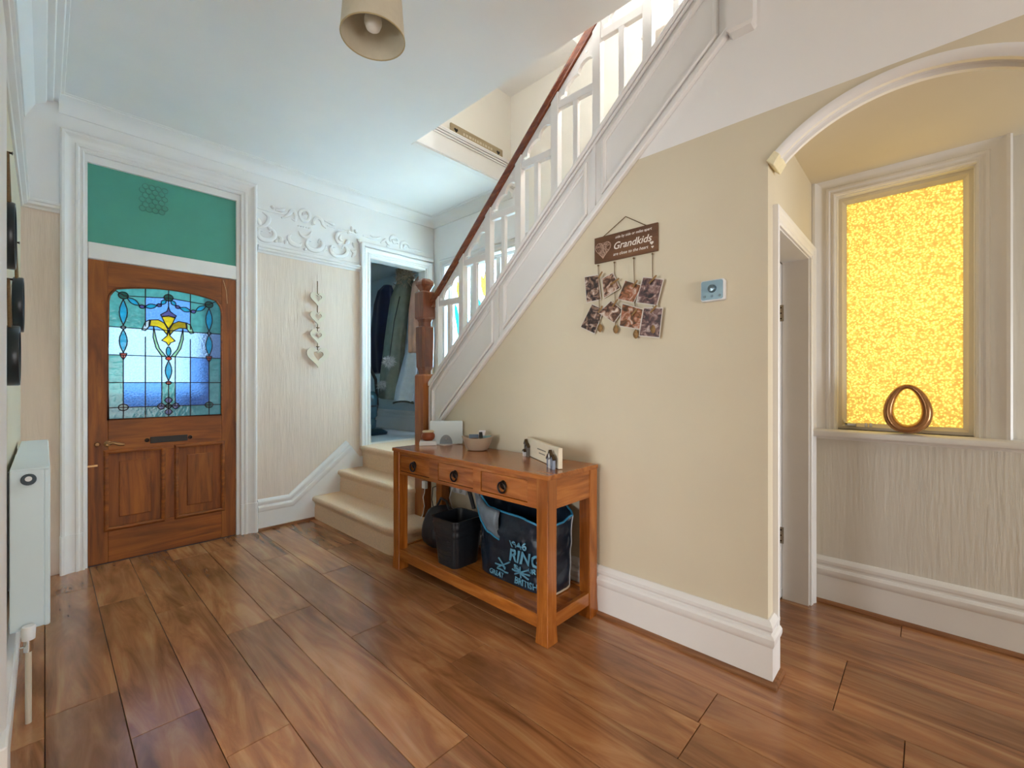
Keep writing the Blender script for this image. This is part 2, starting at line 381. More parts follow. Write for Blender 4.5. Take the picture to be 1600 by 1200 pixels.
# skirting boards
SK = [(0, 0), (.022, 0), (.022, .150), (.026, .156), (.030, .170), (.030, .186), (.024, .196), (.016, .200), (.016, .208), (.022, .218), (.022, .232), (.014, .246), (.006, .252), (0, .252)]
BD = [(.022, 0), (.040, 0), (.040, .008), (.034, .016), (.022, .020)]
def skirting(name, path, label, bead=True):
    o = struct(MB().sweep(SK, path, (0, 0, 1)).build(name, WHITE, smooth=True, angle=25), label, 'skirting board')
    if bead: MB().sweep(BD, path, (0, 0, 1)).build('floor_bead', BEAD, o)
    return o
skirting('baseboard_right', [(XS + .10, .475, 0), (XS, .475, 0), (XS, 2.50, 0)], 'tall white moulded skirting board below the staircase wall')
skirting('baseboard_side', [(XW, -2.0, 0), (XW, .475, 0)], 'tall white moulded skirting board under the amber window')
skirting('baseboard_left', [(XL, 4.0, 0), (XL, 1.875, 0)], 'white skirting board behind the radiator', False)
# door wall skirting climbing beside the steps
bk = MB().sweep([(h, t) for t, h in SK], [(1.195, YD, 0), (1.524, YD, 0), (2.106, YD, .468)], (0, -1, 0))
o = struct(bk.build('baseboard_back', WHITE, smooth=True, angle=25), 'white moulded skirting climbing beside the carpeted steps', 'skirting board')
MB().box(1.197, 1.645, YD - .040, YD - .022, 0, .018).build('floor_bead', wood('oak beading x', '6d4222', '94603a', 'b0804f', 'x', 20, .4), o)
MB().prism([(1.50, YD - .012, .0), (1.70, YD - .012, 0), (2.12, YD - .012, .36), (2.12, YD - .012, .50), (2.09, YD - .012, .50)], (0, .012, 0)).build('wall_string', WHITE, o)

# ------------------------------------------------------------------ architraves
AR_P = [(0, 0), (0, .018), (.008, .022), (.014, .018), (.022, .018), (.030, .026), (.040, .026), (.046, .020), (.060, .022), (.078, .030), (.092, .040), (.104, .042), (.112, .036), (.112, 0)]
AR_S = [(a * .62, b * .8) for a, b in AR_P]

# ================================================================== STAINED GLASS
def ellipse(c, rx, ry, n=14): return [(c[0] + rx * math.cos(2 * PI * i / n), c[1] + ry * math.sin(2 * PI * i / n)) for i in range(n)]
def lens(p, q, w, n=6):
    dx, dy = q[0] - p[0], q[1] - p[1]; L = math.hypot(dx, dy); nx, ny = -dy / L, dx / L
    a = [(p[0] + dx * t + nx * w * math.sin(PI * t), p[1] + dy * t + ny * w * math.sin(PI * t)) for t in [i / n for i in range(n + 1)]]
    b = [(p[0] + dx * t - nx * w * math.sin(PI * t), p[1] + dy * t - ny * w * math.sin(PI * t)) for t in [i / n for i in range(n, 0 - 1, -1)]]
    return a + b[1:-1]
def inpoly(p, poly):
    x, y = p; c = False
    for i in range(len(poly)):
        x1, y1 = poly[i]; x2, y2 = poly[i - 1]
        if (y1 > y) != (y2 > y) and x < (x2 - x1) * (y - y1) / (y2 - y1) + x1: c = not c
    return c
def stained(parent, outline, lines, shapes, back, place, thick, lw, partname='leaded_light'):
    """cut a sheet of glass along lead lines; shapes: [(polygon, material)], back(c) -> material; place(u, v, d) -> 3-D"""
    vs_, es = [], []
    def addline(pl, closed):
        s = len(vs_); vs_.extend(Vector(p) for p in pl)
        es.extend((s + i, s + i + 1) for i in range(len(pl) - 1))
        if closed: es.append((s + len(pl) - 1, s))
    addline(outline, True)
    for l in lines: addline(l, False)
    for p, m in shapes: addline(p, True)
    V, E, Fs, ov, oe, of = delaunay_2d_cdt(vs_, es, [], 0, 1e-5, True)
    cons = {tuple(sorted(e)) for e, o in zip(E, oe) if o}
    e2f = {}
    for i, f in enumerate(Fs):
        for a, b in zip(f, f[1:] + f[:1]): e2f.setdefault(tuple(sorted((a, b))), []).append(i)
    seen = set(); regions = []
    for i in range(len(Fs)):
        if i in seen: continue
        st = [i]; seen.add(i); reg = []
        while st:
            j = st.pop(); reg.append(j); f = Fs[j]
            for a, b in zip(f, f[1:] + f[:1]):
                k = tuple(sorted((a, b)))
                if k in cons: continue
                for q in e2f[k]:
                    if q not in seen: seen.add(q); st.append(q)
        regions.append(reg)
    cm = MB(); usede = set(); keep = []
    for reg in regions:
        big = max(reg, key=lambda j: abs((V[Fs[j][1]] - V[Fs[j][0]]).cross(V[Fs[j][2]] - V[Fs[j][0]])))
        f = Fs[big]; c = sum((V[i] for i in f), Vector((0, 0))) / 3
        if not inpoly(c, outline): continue
        ar = sum(abs((V[Fs[j][1]] - V[Fs[j][0]]).cross(V[Fs[j][2]] - V[Fs[j][0]])) for j in reg) / 2
        for j in reg:
            for a, b in zip(Fs[j], Fs[j][1:] + Fs[j][:1]):
                k = tuple(sorted((a, b)))
                if k in cons: usede.add(k)
        if ar < 2e-5: continue
        m = next((m for p, m in shapes if inpoly(c, p)), None) or back(c)
        keep.append((reg, m))
    for a, b in usede:
        p, q = V[a], V[b]; d = q - p
        if d.length < 1e-6: continue
        d.normalize(); n = Vector((-d.y, d.x)) * lw; p = p - d * lw * .5; q = q + d * lw * .5
        quad = [p + n, q + n, q - n, p - n]
        cm.add([place(x.x, x.y, -.0015) for x in quad] + [place(x.x, x.y, thick + .0015) for x in quad], [(0, 1, 2, 3), (7, 6, 5, 4), (0, 4, 5, 1), (1, 5, 6, 2), (2, 6, 7, 3), (3, 7, 4, 0)])
    part = cm.build(partname, LEAD, parent)
    for reg, m in keep:
        mb = MB(); idx = {}
        ids = sorted({i for j in reg for i in Fs[j]})
        for k, i in enumerate(ids): idx[i] = k
        n = len(ids)
        edges = {}
        fs = []
        for j in reg:
            f = [idx[i] for i in Fs[j]]
            fs.append(tuple(f)); fs.append(tuple(x + n for x in f[::-1]))
            for a, b in zip(f, f[1:] + f[:1]):
                if (b, a) in edges: del edges[(b, a)]
                else: edges[(a, b)] = 1
        for a, b in edges: fs.append((b, a, a + n, b + n))
        mb.add([place(V[i].x, V[i].y, 0) for i in ids] + [place(V[i].x, V[i].y, thick) for i in ids], fs)
        mb.build('pane', m, part)
    return part
G_CLEAR = glass('rippled clear glass', 'a6cbe8', .72, .10, 1.0, 95, .12)
G_EDGELIGHT = glass('blue edge light glass', '6fa3dc', .66, .12, 1.0, 95, .12)  # clear glass with the blue edge light put into its colour
G_TEAL = glass('pale sea green glass', '66b3ad', .42, .25, .5, 30, .12)
G_TURQ = glass('turquoise glass', '22b6d4', .35, .3, .3, 30, .15)
G_DKGR = glass('dark green glass', '1c6f63', .3, .3, .3, 30, .1)
G_RED = glass('coral red glass', 'e2604a', .3, .3, .3, 30, .1)
G_YEL = glass('yellow glass', 'ecd330', .4, .3, .4, 40, .2)
G_OLIVE = glass('olive yellow glass', 'b9a62a', .35, .3, .4, 40, .2)
G_PURP = glass('grey violet glass', '6a6fa6', .35, .3, .4, 40, .15)
G_LEAF = glass('pale leaf green glass', 'a5dcb8', .4, .3, .4, 40, .15)
G_WHITE = glass('milky white glass', 'c6dde6', .40, .3, .4, 40, .1)

# ================================================================== FRONT DOOR
d1 = thing('door_1', (.615, YD, 0), 'pine front door with a stained glass light, white frame and green transom', 'door', kind='structure')
mb = MB().sweep(AR_P, [(.178, YD, .24), (.178, YD, 2.705), (1.072, YD, 2.705), (1.072, YD, .24)], (0, -1, 0))
mb.build('architrave', WHITE, d1, smooth=True, angle=25)
for s in (-1, 1):
    pth = [(.178, YD, 0), (.178, YD, .24)] if s < 0 else [(1.072, YD, .24), (1.072, YD, 0)]
    MB().sweep([(a * 1.03 - .001, b + (.010 if b > 0 else 0)) for a, b in AR_P], pth, (0, -1, 0)).build('plinth_block', WHITE, d1, smooth=True, angle=25)
lin = MB().box(.165, .192, YD - .004, YD + .12, 0, 2.70).box(1.045, 1.065, YD - .004, YD + .12, 0, 2.70).box(.192, 1.045, YD - .004, YD + .12, 2.655, 2.70)
lin.build('door_lining', WHITE, d1)
MB().box(.192, 1.045, YD - .006, YD + .09, 2.028, 2.135).build('transom_bar', WHITE, d1, bevel=.006)
TGR = mat('sea green painted glass', '4f9c8a', .28, .05, 4)
tp = MB().box(.192, 1.045, YD + .02, YD + .03, 2.13, 2.66).build('transom_pane', TGR, d1)
vent = mat('hexagon vent plastic', '4d8f80', .4, .05)
mb = MB()
vc = onY(238, 311, YD + .018)
for r in range(6):
    for q in range(4):
        hx_, hz_ = vc.x + (q - 1.5 + (.5 if r % 2 else 0)) * .036, vc.z + (r - 2.5) * .032
        ring = [(hx_ + .017 * math.cos(a), YD + .018, hz_ + .018 * math.sin(a)) for a in [2 * PI * k / 10 for k in range(10)]]
        mb.tube(ring, .0028, 5, closed=True)
mb.build('round_hole_vent', vent, tp)
DX0, DX1, DZ1 = .194, 1.043, 2.024
yf, yb = YD + .004, YD + .046
GX0, GX1, GZ0, GZ1 = .292, .945, .962, 1.885
MB().box(DX0, GX0, yf, yb, .004, DZ1).build('stile', DW('z'), d1, bevel=.003)
MB().box(GX1, DX1, yf, yb, .004, DZ1).build('stile', DW('z'), d1, bevel=.003)
GM = (GX0 + GX1) / 2; GWd = (GX1 - GX0)
def camber(t): return 1.835 + .050 * (1 - (2 * t - 1) ** 2)
topc = [(GX0 + .0, 1.76), (GX0 + .006, 1.795), (GX0 + .02, 1.82)] + [(GX0 + GWd * t, camber(t)) for t in [.06 + .88 * i / 16 for i in range(17)]] + [(GX1 - .02, 1.82), (GX1 - .006, 1.795), (GX1, 1.76)]
MB().prism([(x, yf, z) for x, z in topc] + [(GX1, yf, DZ1), (GX0, yf, DZ1)], (0, yb - yf, 0)).build('top_rail', DW('x'), d1)
MB().box(GX0, GX1, yf, yb, .735, GZ0).build('lock_rail', DW('x'), d1, bevel=.003)
MB().box(GX0, GX1, yf, yb, .004, .235).build('bottom_rail', DW('x'), d1, bevel=.003)
MB().box(.575, .672, yf, yb, .235, .735).build('muntin', DW('z'), d1, bevel=.003)
PMO = [(0, 0), (0, .008), (.008, .012), (.016, .010), (.024, .002), (.030, -.006), (.030, -.012), (0, -.012)]
for x0, x1 in ((GX0, .575), (.672, GX1)):
    MB().box(x0, x1, yf + .014, yb - .01, .235, .735).build('panel', DW('z'), d1)
    p = [(x0 + .002, yf, .237), (x1 - .002, yf, .237), (x1 - .002, yf, .733), (x0 + .002, yf, .733)]
    MB().sweep(PMO, p[::-1], (0, -1, 0), closed=True).build('panel_moulding', DW('x'), d1, smooth=True, angle=25)
    MB().box(x0 + .055, x1 - .055, yf + .008, yf + .02, .295, .675).build('raised_field', DW('z'), d1, bevel=.005)
# glazing bead and stained glass
outl = [(GX0, GZ0), (GX1, GZ0)] + topc[::-1]
bead = [Vector((x, yf - .002, z)) for x, z in outl]
MB().tube(bead, .007, 8, closed=True).build('glazing_bead', DW('x'), d1, smooth=True)
def du(u, v): return (GX0 + GWd * u, GZ0 + (GZ1 - GZ0) * v)
SC = (GWd, GZ1 - GZ0)
lines = []
for v in (.68, .474, .27): lines.append([du(-.0, v), du(1, v)])
for u in (.30, .70): lines += [[du(u, 0), du(u, .62 if True else 1)], [du(u, .70), du(u, .99)]]
lines += [[du(0, .085), du(1, .085)], [du(.12, 0), du(.12, .47)], [du(.88, 0), du(.88, .47)], [du(.5, 0), du(.5, .26)], [du(.5, .86), du(.5, 1.0)],
          [du(0.02, .965), du(.12, .92)], [du(.98, .965), du(.88, .92)], [du(.12, .915), du(.5, .935), du(.88, .915)], [du(.44, .474), du(.44, .085)], [du(.56, .474), du(.56, .085)]]
sh = []
def mir(p): return [(2 * GM - x, z) for x, z in p]
def both(p, m, m2=None): sh.append((p, m)); sh.append((mir(p), m2 or m))
both(ellipse(du(.12, .918), .026, .024), G_DKGR); sh.append((ellipse(du(.5, .938), .027, .024), G_DKGR)); both(ellipse(du(.12, .085), .026, .022), G_DKGR)
both(lens(du(.12, .888), du(.12, .697), .021), G_TURQ); both(ellipse(du(.12, .68), .013, .010), G_WHITE); both(lens(du(.12, .667), du(.12, .492), .021), G_TURQ)
both([du(.092, .488), du(.148, .488), du(.14, .465), du(.12, .44), du(.1, .465)], G_RED)
both(lens(du(.15, .905), du(.25, .855), .016), G_TURQ); both(ellipse(du(.272, .848), .015, .012), G_PURP); both(lens(du(.295, .848), du(.40, .868), .016), G_TURQ)
both(ellipse(du(.418, .872), .013, .011), G_PURP); both(lens(du(.435, .882), du(.478, .918), .013), G_TURQ)
sh.append(([du(.5, .865), du(.515, .83), du(.57, .80), du(.56, .785), du(.5, .795), du(.44, .785), du(.43, .80), du(.485, .83)], G_PURP))
sh.append(([du(.44, .783), du(.5, .793), du(.56, .783), du(.53, .73), du(.5, .695), du(.47, .73)], G_YEL))
both([du(.493, .688), du(.462, .735), du(.41, .758), du(.345, .752), du(.335, .705), du(.40, .705), du(.45, .685), du(.488, .645)], G_YEL, G_OLIVE)
both([du(.335, .752), du(.30, .735), du(.27, .672), du(.30, .668), du(.33, .70)], G_WHITE, G_LEAF)
sh.append(([du(.5, .68), du(.512, .64), du(.56, .60), du(.52, .585), du(.5, .56), du(.48, .585), du(.44, .60), du(.488, .64)], G_YEL))
both([du(.37, .70), du(.365, .62), du(.39, .54), du(.44, .476), du(.478, .476), du(.42, .535), du(.395, .60)], G_LEAF)
sh.append((ellipse(du(.5, .515), .014, .034), G_TURQ)); sh.append((ellipse(du(.5, .460), .017, .013), G_RED)); sh.append((lens(du(.5, .442), du(.5, .285), .019), G_TURQ)); sh.append((ellipse(du(.5, .268), .016, .012), G_RED))
sh.append((ellipse(du(.5, .085), .017, .016), G_DKGR))
for a in range(4):
    t = a * PI / 2; c = du(.5, .085)
    sh.append((lens((c[0] + .018 * math.cos(t), c[1] + .018 * math.sin(t)), (c[0] + .066 * math.cos(t), c[1] + .066 * math.sin(t)), .022, 4), G_PURP))
def dback(c):
    u = (c.x - GX0) / GWd; v = (c.y - GZ0) / (GZ1 - GZ0)
    if u < .12 or u > .88 or v < .085 or v > .925: return G_TEAL
    if .44 < u < .56 and v < .474: return G_TEAL if v < .27 else G_CLEAR
    if u > .7 or v > .68 or v < .27: return G_EDGELIGHT  # panes coloured blue where daylight falls off round the bright middle
    return G_CLEAR
stained(d1, outl, lines, sh, dback, lambda u, v, d: Vector((u, YD + .022 + d, v)), .004, .0031, 'stained_glass')
# letter plate, latch, chain bits
lp = MB().box(.512, .728, yf - .006, yf + .004, .782, .826).build('letter_plate', mat('tarnished black plate', '1c1410', .5, .2, 30), d1, bevel=.002)
for x in (.495, .745): MB().lathe([(.0, -.008), (.012, -.006), (.014, 0)], (x, yf, .805), 12, 'y').build('fixing_stud', IRON, lp)
hd = MB().lathe([(.02, .0), (.02, -.006), (.010, -.012), (.010, -.04)], (.29, yf, .80), 16, 'y').build('door_handle', BRASS, d1, smooth=True)
MB().tube([(.285, yf - .04, .802), (.315, yf - .044, .81), (.345, yf - .044, .795), (.37, yf - .042, .792)], [.010, .010, .012, .009], 10).build('lever', BRASS, hd, smooth=True)
MB().lathe([(0, -.012), (.011, -.010), (.016, 0)], (.238, yf, .80), 14, 'y').build('key_cover', BRASS, d1, smooth=True)
MB().box(.192, .24, yf - .006, yf + .002, .655, .667).build('keep_plate', BRASS, d1)
MB().tube([(.955, yf - .004, 2.01), (.975, yf - .006, 1.93), (.982, yf - .006, 1.83)], .0022, 6).build('draught_cord', mat('bare light wood', 'c9a27a', .5), d1)
for z in (.35, .9, 1.6): MB().box(1.04, 1.05, yf - .004, yf + .006, z, z + .10).build('hinge', BRASS, d1)
# unseen porch: blue walls and opening shape the glow seen through the glass
po = MB()
holed(po, 'y', 5.6, 5.66, -.3, 1.7, 0, 2.9, [(.42, .98, .98, 1.78)])
po.box(-.36, -.3, 4.12, 5.66, 0, 2.9).box(1.7, 1.76, 4.12, 5.66, 0, 2.9).box(-.36, 1.76, 4.12, 5.66, 2.9, 2.96).box(-.36, 1.76, 4.12, 5.66, -.06, 0)
struct(po.build('porch_light_box', mat('porch light tint', '3f78c4', .8, .05)), 'unseen porch box coloured blue to tint the light in the front door glass', 'porch')

# ================================================================== COAT CUPBOARD DOORWAY AND INSIDE
d3 = thing('door_3', (2.53, YD, .605), 'white moulded doorway of the coat cupboard at the top of the steps', 'doorway', kind='structure')
MB().sweep(AR_S + [], [(2.195, YD, .80), (2.195, YD, 2.455), (2.86, YD, 2.455), (2.86, YD, .605)], (0, -1, 0)).build('architrave', WHITE, d3, smooth=True, angle=25)
MB().sweep([(a * 1.05, b + (.008 if b > 0 else 0)) for a, b in AR_S], [(2.195, YD, .605), (2.195, YD, .80)], (0, -1, 0)).build('plinth_block', WHITE, d3, smooth=True, angle=25)
MB().box(2.19, 2.205, YD, YD + .12, .605, 2.45).box(2.85, 2.865, YD, YD + .12, .605, 2.45).box(2.205, 2.85, YD, YD + .12, 2.435, 2.45).build('door_lining', WHITE, d3)
MB().box(2.10, 2.96, YD - .022, YD, 2.535, 2.575).build('head_shelf', WHITE, d3, bevel=.008)
MB().box(2.085, 2.118, YD - .05, YD, .60, 2.56).build('corner_strip', WHITE, d3, bevel=.008)
cw = MB().box(1.9, 2.0, 4.12, 5.9, .5, 2.9).box(3.14, 3.24, 4.12, 5.9, .5, 2.9).box(1.9, 3.24, 5.8, 5.9, .5, 2.9)
struct(cw.build('wall_cupboard', mat('cool white emulsion', 'cfdce2', .8, .02)), 'pale walls inside the coat cupboard', 'wall')
struct(MB().box(1.9, 3.24, 4.12, 5.9, .55, .605).build('floor_cupboard', mat('pale grey carpet', 'b9bfc2', .95, .08, 90, bump=.6, bscale=300)), 'pale carpeted floor of the coat cupboard', 'floor')
cc = struct(MB().prism([(1.9, 4.12, 2.66), (3.24, 4.12, 2.66), (3.24, 5.9, 2.60), (1.9, 5.9, 2.60)], (0, 0, .05)).build('ceiling_cupboard', MATS['cool white emulsion']), 'pale ceiling of the coat cupboard', 'ceiling')
MB().box(2.30, 2.62, 4.35, 4.75, 2.62, 2.655).build('hatch', wood('old brown hatch', '3a2a1c', '5d4630', '7a6147', 'x', 15, .7), cc)
skirting('baseboard_cupboard', [(3.14, 4.12, .605), (3.14, 5.8, .605)], 'white skirting inside the coat cupboard', False)

# ================================================================== PLASTER FRIEZE
fz = MB().box(1.20, 2.08, YD - .004, YD, 2.36, 2.372).build('plaster_frieze', CEIL)
struct(fz, 'white plaster frieze of scrolls and leaves above the picture rail', 'frieze')
def zf(zx, zy, d=0): return onY(380 + zx / 5.333, 300 + zy / 5.333, YD - d)
def scroll(pts, r0, r1, nm='scroll', par=fz, hump=True):
    P = []; n = 5                                            # Catmull-Rom through the traced points
    q = [Vector(p) for p in pts]; q = [q[0] * 2 - q[1]] + q + [q[-1] * 2 - q[-2]]
    for i in range(1, len(q) - 2):
        for k in range(n):
            t = k / n; a, b, c, d = q[i - 1], q[i], q[i + 1], q[i + 2]
            P.append(.5 * ((2 * b) + (c - a) * t + (2 * a - 5 * b + 4 * c - d) * t * t + (3 * b - a - 3 * c + d) * t ** 3))
    P.append(q[-2]); L = len(P)
    P3 = [zf(p.x, p.y, .004) for p in P]
    r0 *= 1.55; r1 *= 1.5
    R = [r0 + (r1 - r0) * (i / (L - 1)) if not hump else max(r1, r0 * math.sin(PI * (.08 + .84 * i / (L - 1)))) for i in range(L)]
    return MB().tube(P3, R, 8, flat=.8, ref=(0, -1, 0)).build(nm, CEIL, par, smooth=True)
for cx, cy, s in ((195, 355, 1), (600, 440, 1), (800, 490, 1)):
    scroll([(cx - 35, cy - 30), (cx - 62, cy - 35), (cx - 72, cy), (cx - 40, cy + 38), (cx + 20, cy + 48), (cx + 62, cy + 20), (cx + 62, cy - 20), (cx + 38, cy - 40), (cx + 25, cy - 15)], .013, .005)
scroll([(400, 355), (378, 375), (392, 415), (430, 440), (470, 445), (488, 425)], .014, .005)
scroll([(160, 165), (205, 200), (212, 235), (185, 275), (120, 300)], .012, .004)
scroll([(120, 215), (135, 255), (150, 280)], .012, .005)
scroll([(120, 130), (180, 150), (240, 165), (330, 180), (400, 165)], .006, .004)
scroll([(320, 215), (350, 205), (380, 185), (400, 160), (425, 165), (438, 200), (430, 235), (405, 225)], .012, .005)
scroll([(245, 115), (245, 140)], .012, .006); scroll([(270, 150), (320, 155), (350, 140)], .010, .004)
sr = [(478, 215), (468, 180), (485, 155), (520, 152), (548, 178), (550, 215), (530, 240), (495, 238)]
scroll(sr + sr[:1], .011, .009, 'shell')
for k in range(5): scroll([(505 + (k - 2) * 4, 232), (500 + (k - 2) * 17, 175 + abs(k - 2) * 10)], .008, .004, 'shell_rib')
for k in range(5): scroll([(462 + k * 22, 275 + k * 5), (466 + k * 22, 286 + k * 5)], .010, .006, 'bead')
scroll([(575, 275), (590, 230), (620, 215), (650, 235), (665, 275), (690, 300)], .012, .005); scroll([(600, 270), (585, 260), (600, 240)], .010, .005)
scroll([(680, 240), (740, 265), (760, 275)], .010, .004); scroll([(700, 280), (800, 310), (870, 330), (960, 360)], .006, .004)
scroll([(465, 325), (480, 355), (520, 375), (555, 360), (570, 330)], .009, .004)
scroll([(830, 340), (790, 345), (775, 380), (790, 420), (820, 430)], .011, .004); scroll([(815, 360), (805, 390), (830, 410)], .010, .004)
for a, b in (((900, 285), (905, 330)), ((880, 320), (870, 345)), ((925, 315), (940, 345)), ((910, 420), (925, 465)), ((880, 400), (850, 430)), ((895, 480), (935, 530)), ((940, 485), (905, 540)), ((860, 480), (880, 500)), ((660, 450), (700, 490)), ((690, 450), (665, 490)), ((290, 370), (330, 410)), ((330, 385), (290, 415)), ((255, 400), (275, 420)), ((500, 470), (520, 485)), ((355, 400), (345, 430)), ((720, 460), (745, 510)), ((950, 390), (965, 430)), ((200, 290), (230, 320))): scroll([a, ((a[0] + b[0]) / 2 + 6, (a[1] + b[1]) / 2), b], .012, .004, 'leaf')
sr = [(1232, 415), (1225, 390), (1245, 372), (1275, 378), (1290, 405), (1285, 430)]
scroll(sr, .012, .006, 'shell')
for k in range(4): scroll([(1256 + k * 4, 432), (1240 + k * 16, 392 + k * 4)], .008, .004, 'shell_rib')
scroll([(1145, 425), (1165, 410), (1185, 400), (1200, 420), (1215, 445), (1195, 450)], .011, .005); scroll([(1060, 360), (1100, 385), (1150, 375)], .008, .004); scroll([(1310, 470), (1315, 430), (1345, 420), (1375, 440), (1385, 470)], .012, .005); scroll([(1000, 365), (1060, 385), (1130, 405)], .007, .004); scroll([(1390, 470), (1450, 485), (1500, 500)], .007, .004); scroll([(1335, 470), (1345, 450), (1360, 460)], .010, .005)

# ================================================================== STAIRCASE
st = thing('staircase', (2.3, 3.0, 0), 'carpeted staircase with white fretted balustrade, panelled string and mahogany handrail', 'staircase')
def stepmesh(outline, z0, z1, nose=.026, th=.05, nm='carpeted_step'):
    bm_ = MB().prism([(x, y, z0) for x, y in outline], (0, 0, z1 - th - z0))
    cx = sum(p[0] for p in outline) / len(outline); cy = sum(p[1] for p in outline) / len(outline)
    o = bm_.build(nm, CARPET, st, smooth=True, angle=35)
    # nosing: outline pushed outwards on its front edges, rounded over
    n = len(outline); rings = []
    def off(k):
        a = []
        for i in range(n):
            p0, p, p1 = Vector(outline[i - 1]), Vector(outline[i]), Vector(outline[(i + 1) % n])
            n0 = Vector(((p - p0).y, -(p - p0).x)).normalized(); n1 = Vector(((p1 - p).y, -(p1 - p).x)).normalized()
            m = (n0 + n1); m = m / max(.3, 1 + n0.dot(n1)); q = p + m * k
            q.y = min(q.y, YD); a.append(q)
        return a
    sgn = 1 if sum((Vector(outline[i]).cross(Vector(outline[(i + 1) % n]))) for i in range(n)) > 0 else -1
    for k, z in ((0, z1 - th - .02), (.35, z1 - th + .002), (.85, z1 - th + .012), (1, z1 - .024), (.85, z1 - .009), (.5, z1 - .001), (.2, z1)):
        rings.append([(q.x, q.y, z) for q in off(sgn * nose * k)])
    MB().rings(rings).build('tread_nosing', CARPET, o, smooth=True, angle=60)
    return o
a1 = [(1.655, YD)] + [(1.655 + .20 - .20 * math.cos(t), 2.80 - .20 * math.sin(t)) for t in [i * PI / 2 / 8 for i in range(9)]] + [(1.985, 2.60), (1.985, 2.76), (2.15, 2.76), (2.15, YD)]
stepmesh(a1, 0.0, .20)
a2 = [(1.887, YD)] + [(1.887 + .05 - .05 * math.cos(t), 2.935 - .05 * math.sin(t)) for t in [i * PI / 2 / 4 for i in range(5)]] + [(2.04, 2.885), (2.38, 2.885), (2.38, YD)]
stepmesh(a2, .195, .402)
a3 = [(2.115, YD), (2.115, 2.90), (XW, 2.90), (XW, YD)]
stepmesh(a3, .397, .605, nm='carpeted_landing')
for i in range(10):
    y1 = 2.90 - i * .2235; z1 = .605 + (i + 1) * .20
    MB().box(2.075, XW, y1 - .2235, y1 + .022, z1 - .20 - (.0 if i == 0 else .02), z1).build('carpeted_step', CARPET, st, bevel=.018, seg=3)
MB().box(2.11, XW, -.9, .665, 2.43, 2.69).build('upper_landing', CARPET, st)
# the string
ysA, ysB = 2.742, .622
stg = MB().prism([(XS - .012, ysA, zs_bot(ysA) - .16), (XS - .012, ysA, zs_top(ysA)), (XS - .012, ysB, zs_top(ysB)), (XS - .012, ysB, zs_bot(ysB)), (XS - .012, 2.60, zs_bot(2.60))], (.062, 0, 0)).build('string_board', WHITE, st)
def slope_strip(y0, y1, za, zb, x0, x1, nm, bev=.004):
    return MB().prism([(x0, y0, za(y0)), (x0, y1, za(y1)), (x0, y1, zb(y1)), (x0, y0, zb(y0))], (x1 - x0, 0, 0)).build(nm, WHITE, stg, bevel=bev)
slope_strip(ysA + .0, ysB, lambda y: zs_top(y) - .012, lambda y: zs_top(y) + .020, XS - .034, XS + .066, 'string_capping', .008)
slope_strip(ysA, ysB, lambda y: zs_top(y) - .036, lambda y: zs_top(y) - .016, XS - .026, XS - .012, 'string_moulding')
slope_strip(2.62, ysB, lambda y: zs_bot(y) - .020, lambda y: zs_bot(y) + .018, XS - .030, XS, 'lower_moulding', .006)
for y0, y1 in ((2.742, 2.020), (1.995, 1.300), (1.275, .630)):
    A, B = y0 - .035, y1 + .030
    zt, zb = (lambda y: zs_top(y) - .066), (lambda y: zs_bot(y) + .040)
    pth = [(XS - .012, A, zb(A)), (XS - .012, A, zt(A)), (XS - .012, B, zt(B)), (XS - .012, B, zb(B))]
    if y0 > 2.7:
        pth[0] = (XS - .012, A, zb(A) - .10); pth.append((XS - .012, 2.58, zb(2.58)))
    MB().sweep([(0, 0), (0, .010), (-.006, .017), (-.014, .017), (-.018, .007), (-.026, .004), (-.026, 0)], pth, (-1, 0, 0), closed=True).build('panel_moulding', WHITE, stg, smooth=True, angle=25)
for y in (2.735, 2.0075, 1.2875, .632): MB().box(XS - .022, XS - .012, y - .010, y + .010, zs_bot(y) - .0, zs_top(y) - .03).build('panel_divider', WHITE, stg)
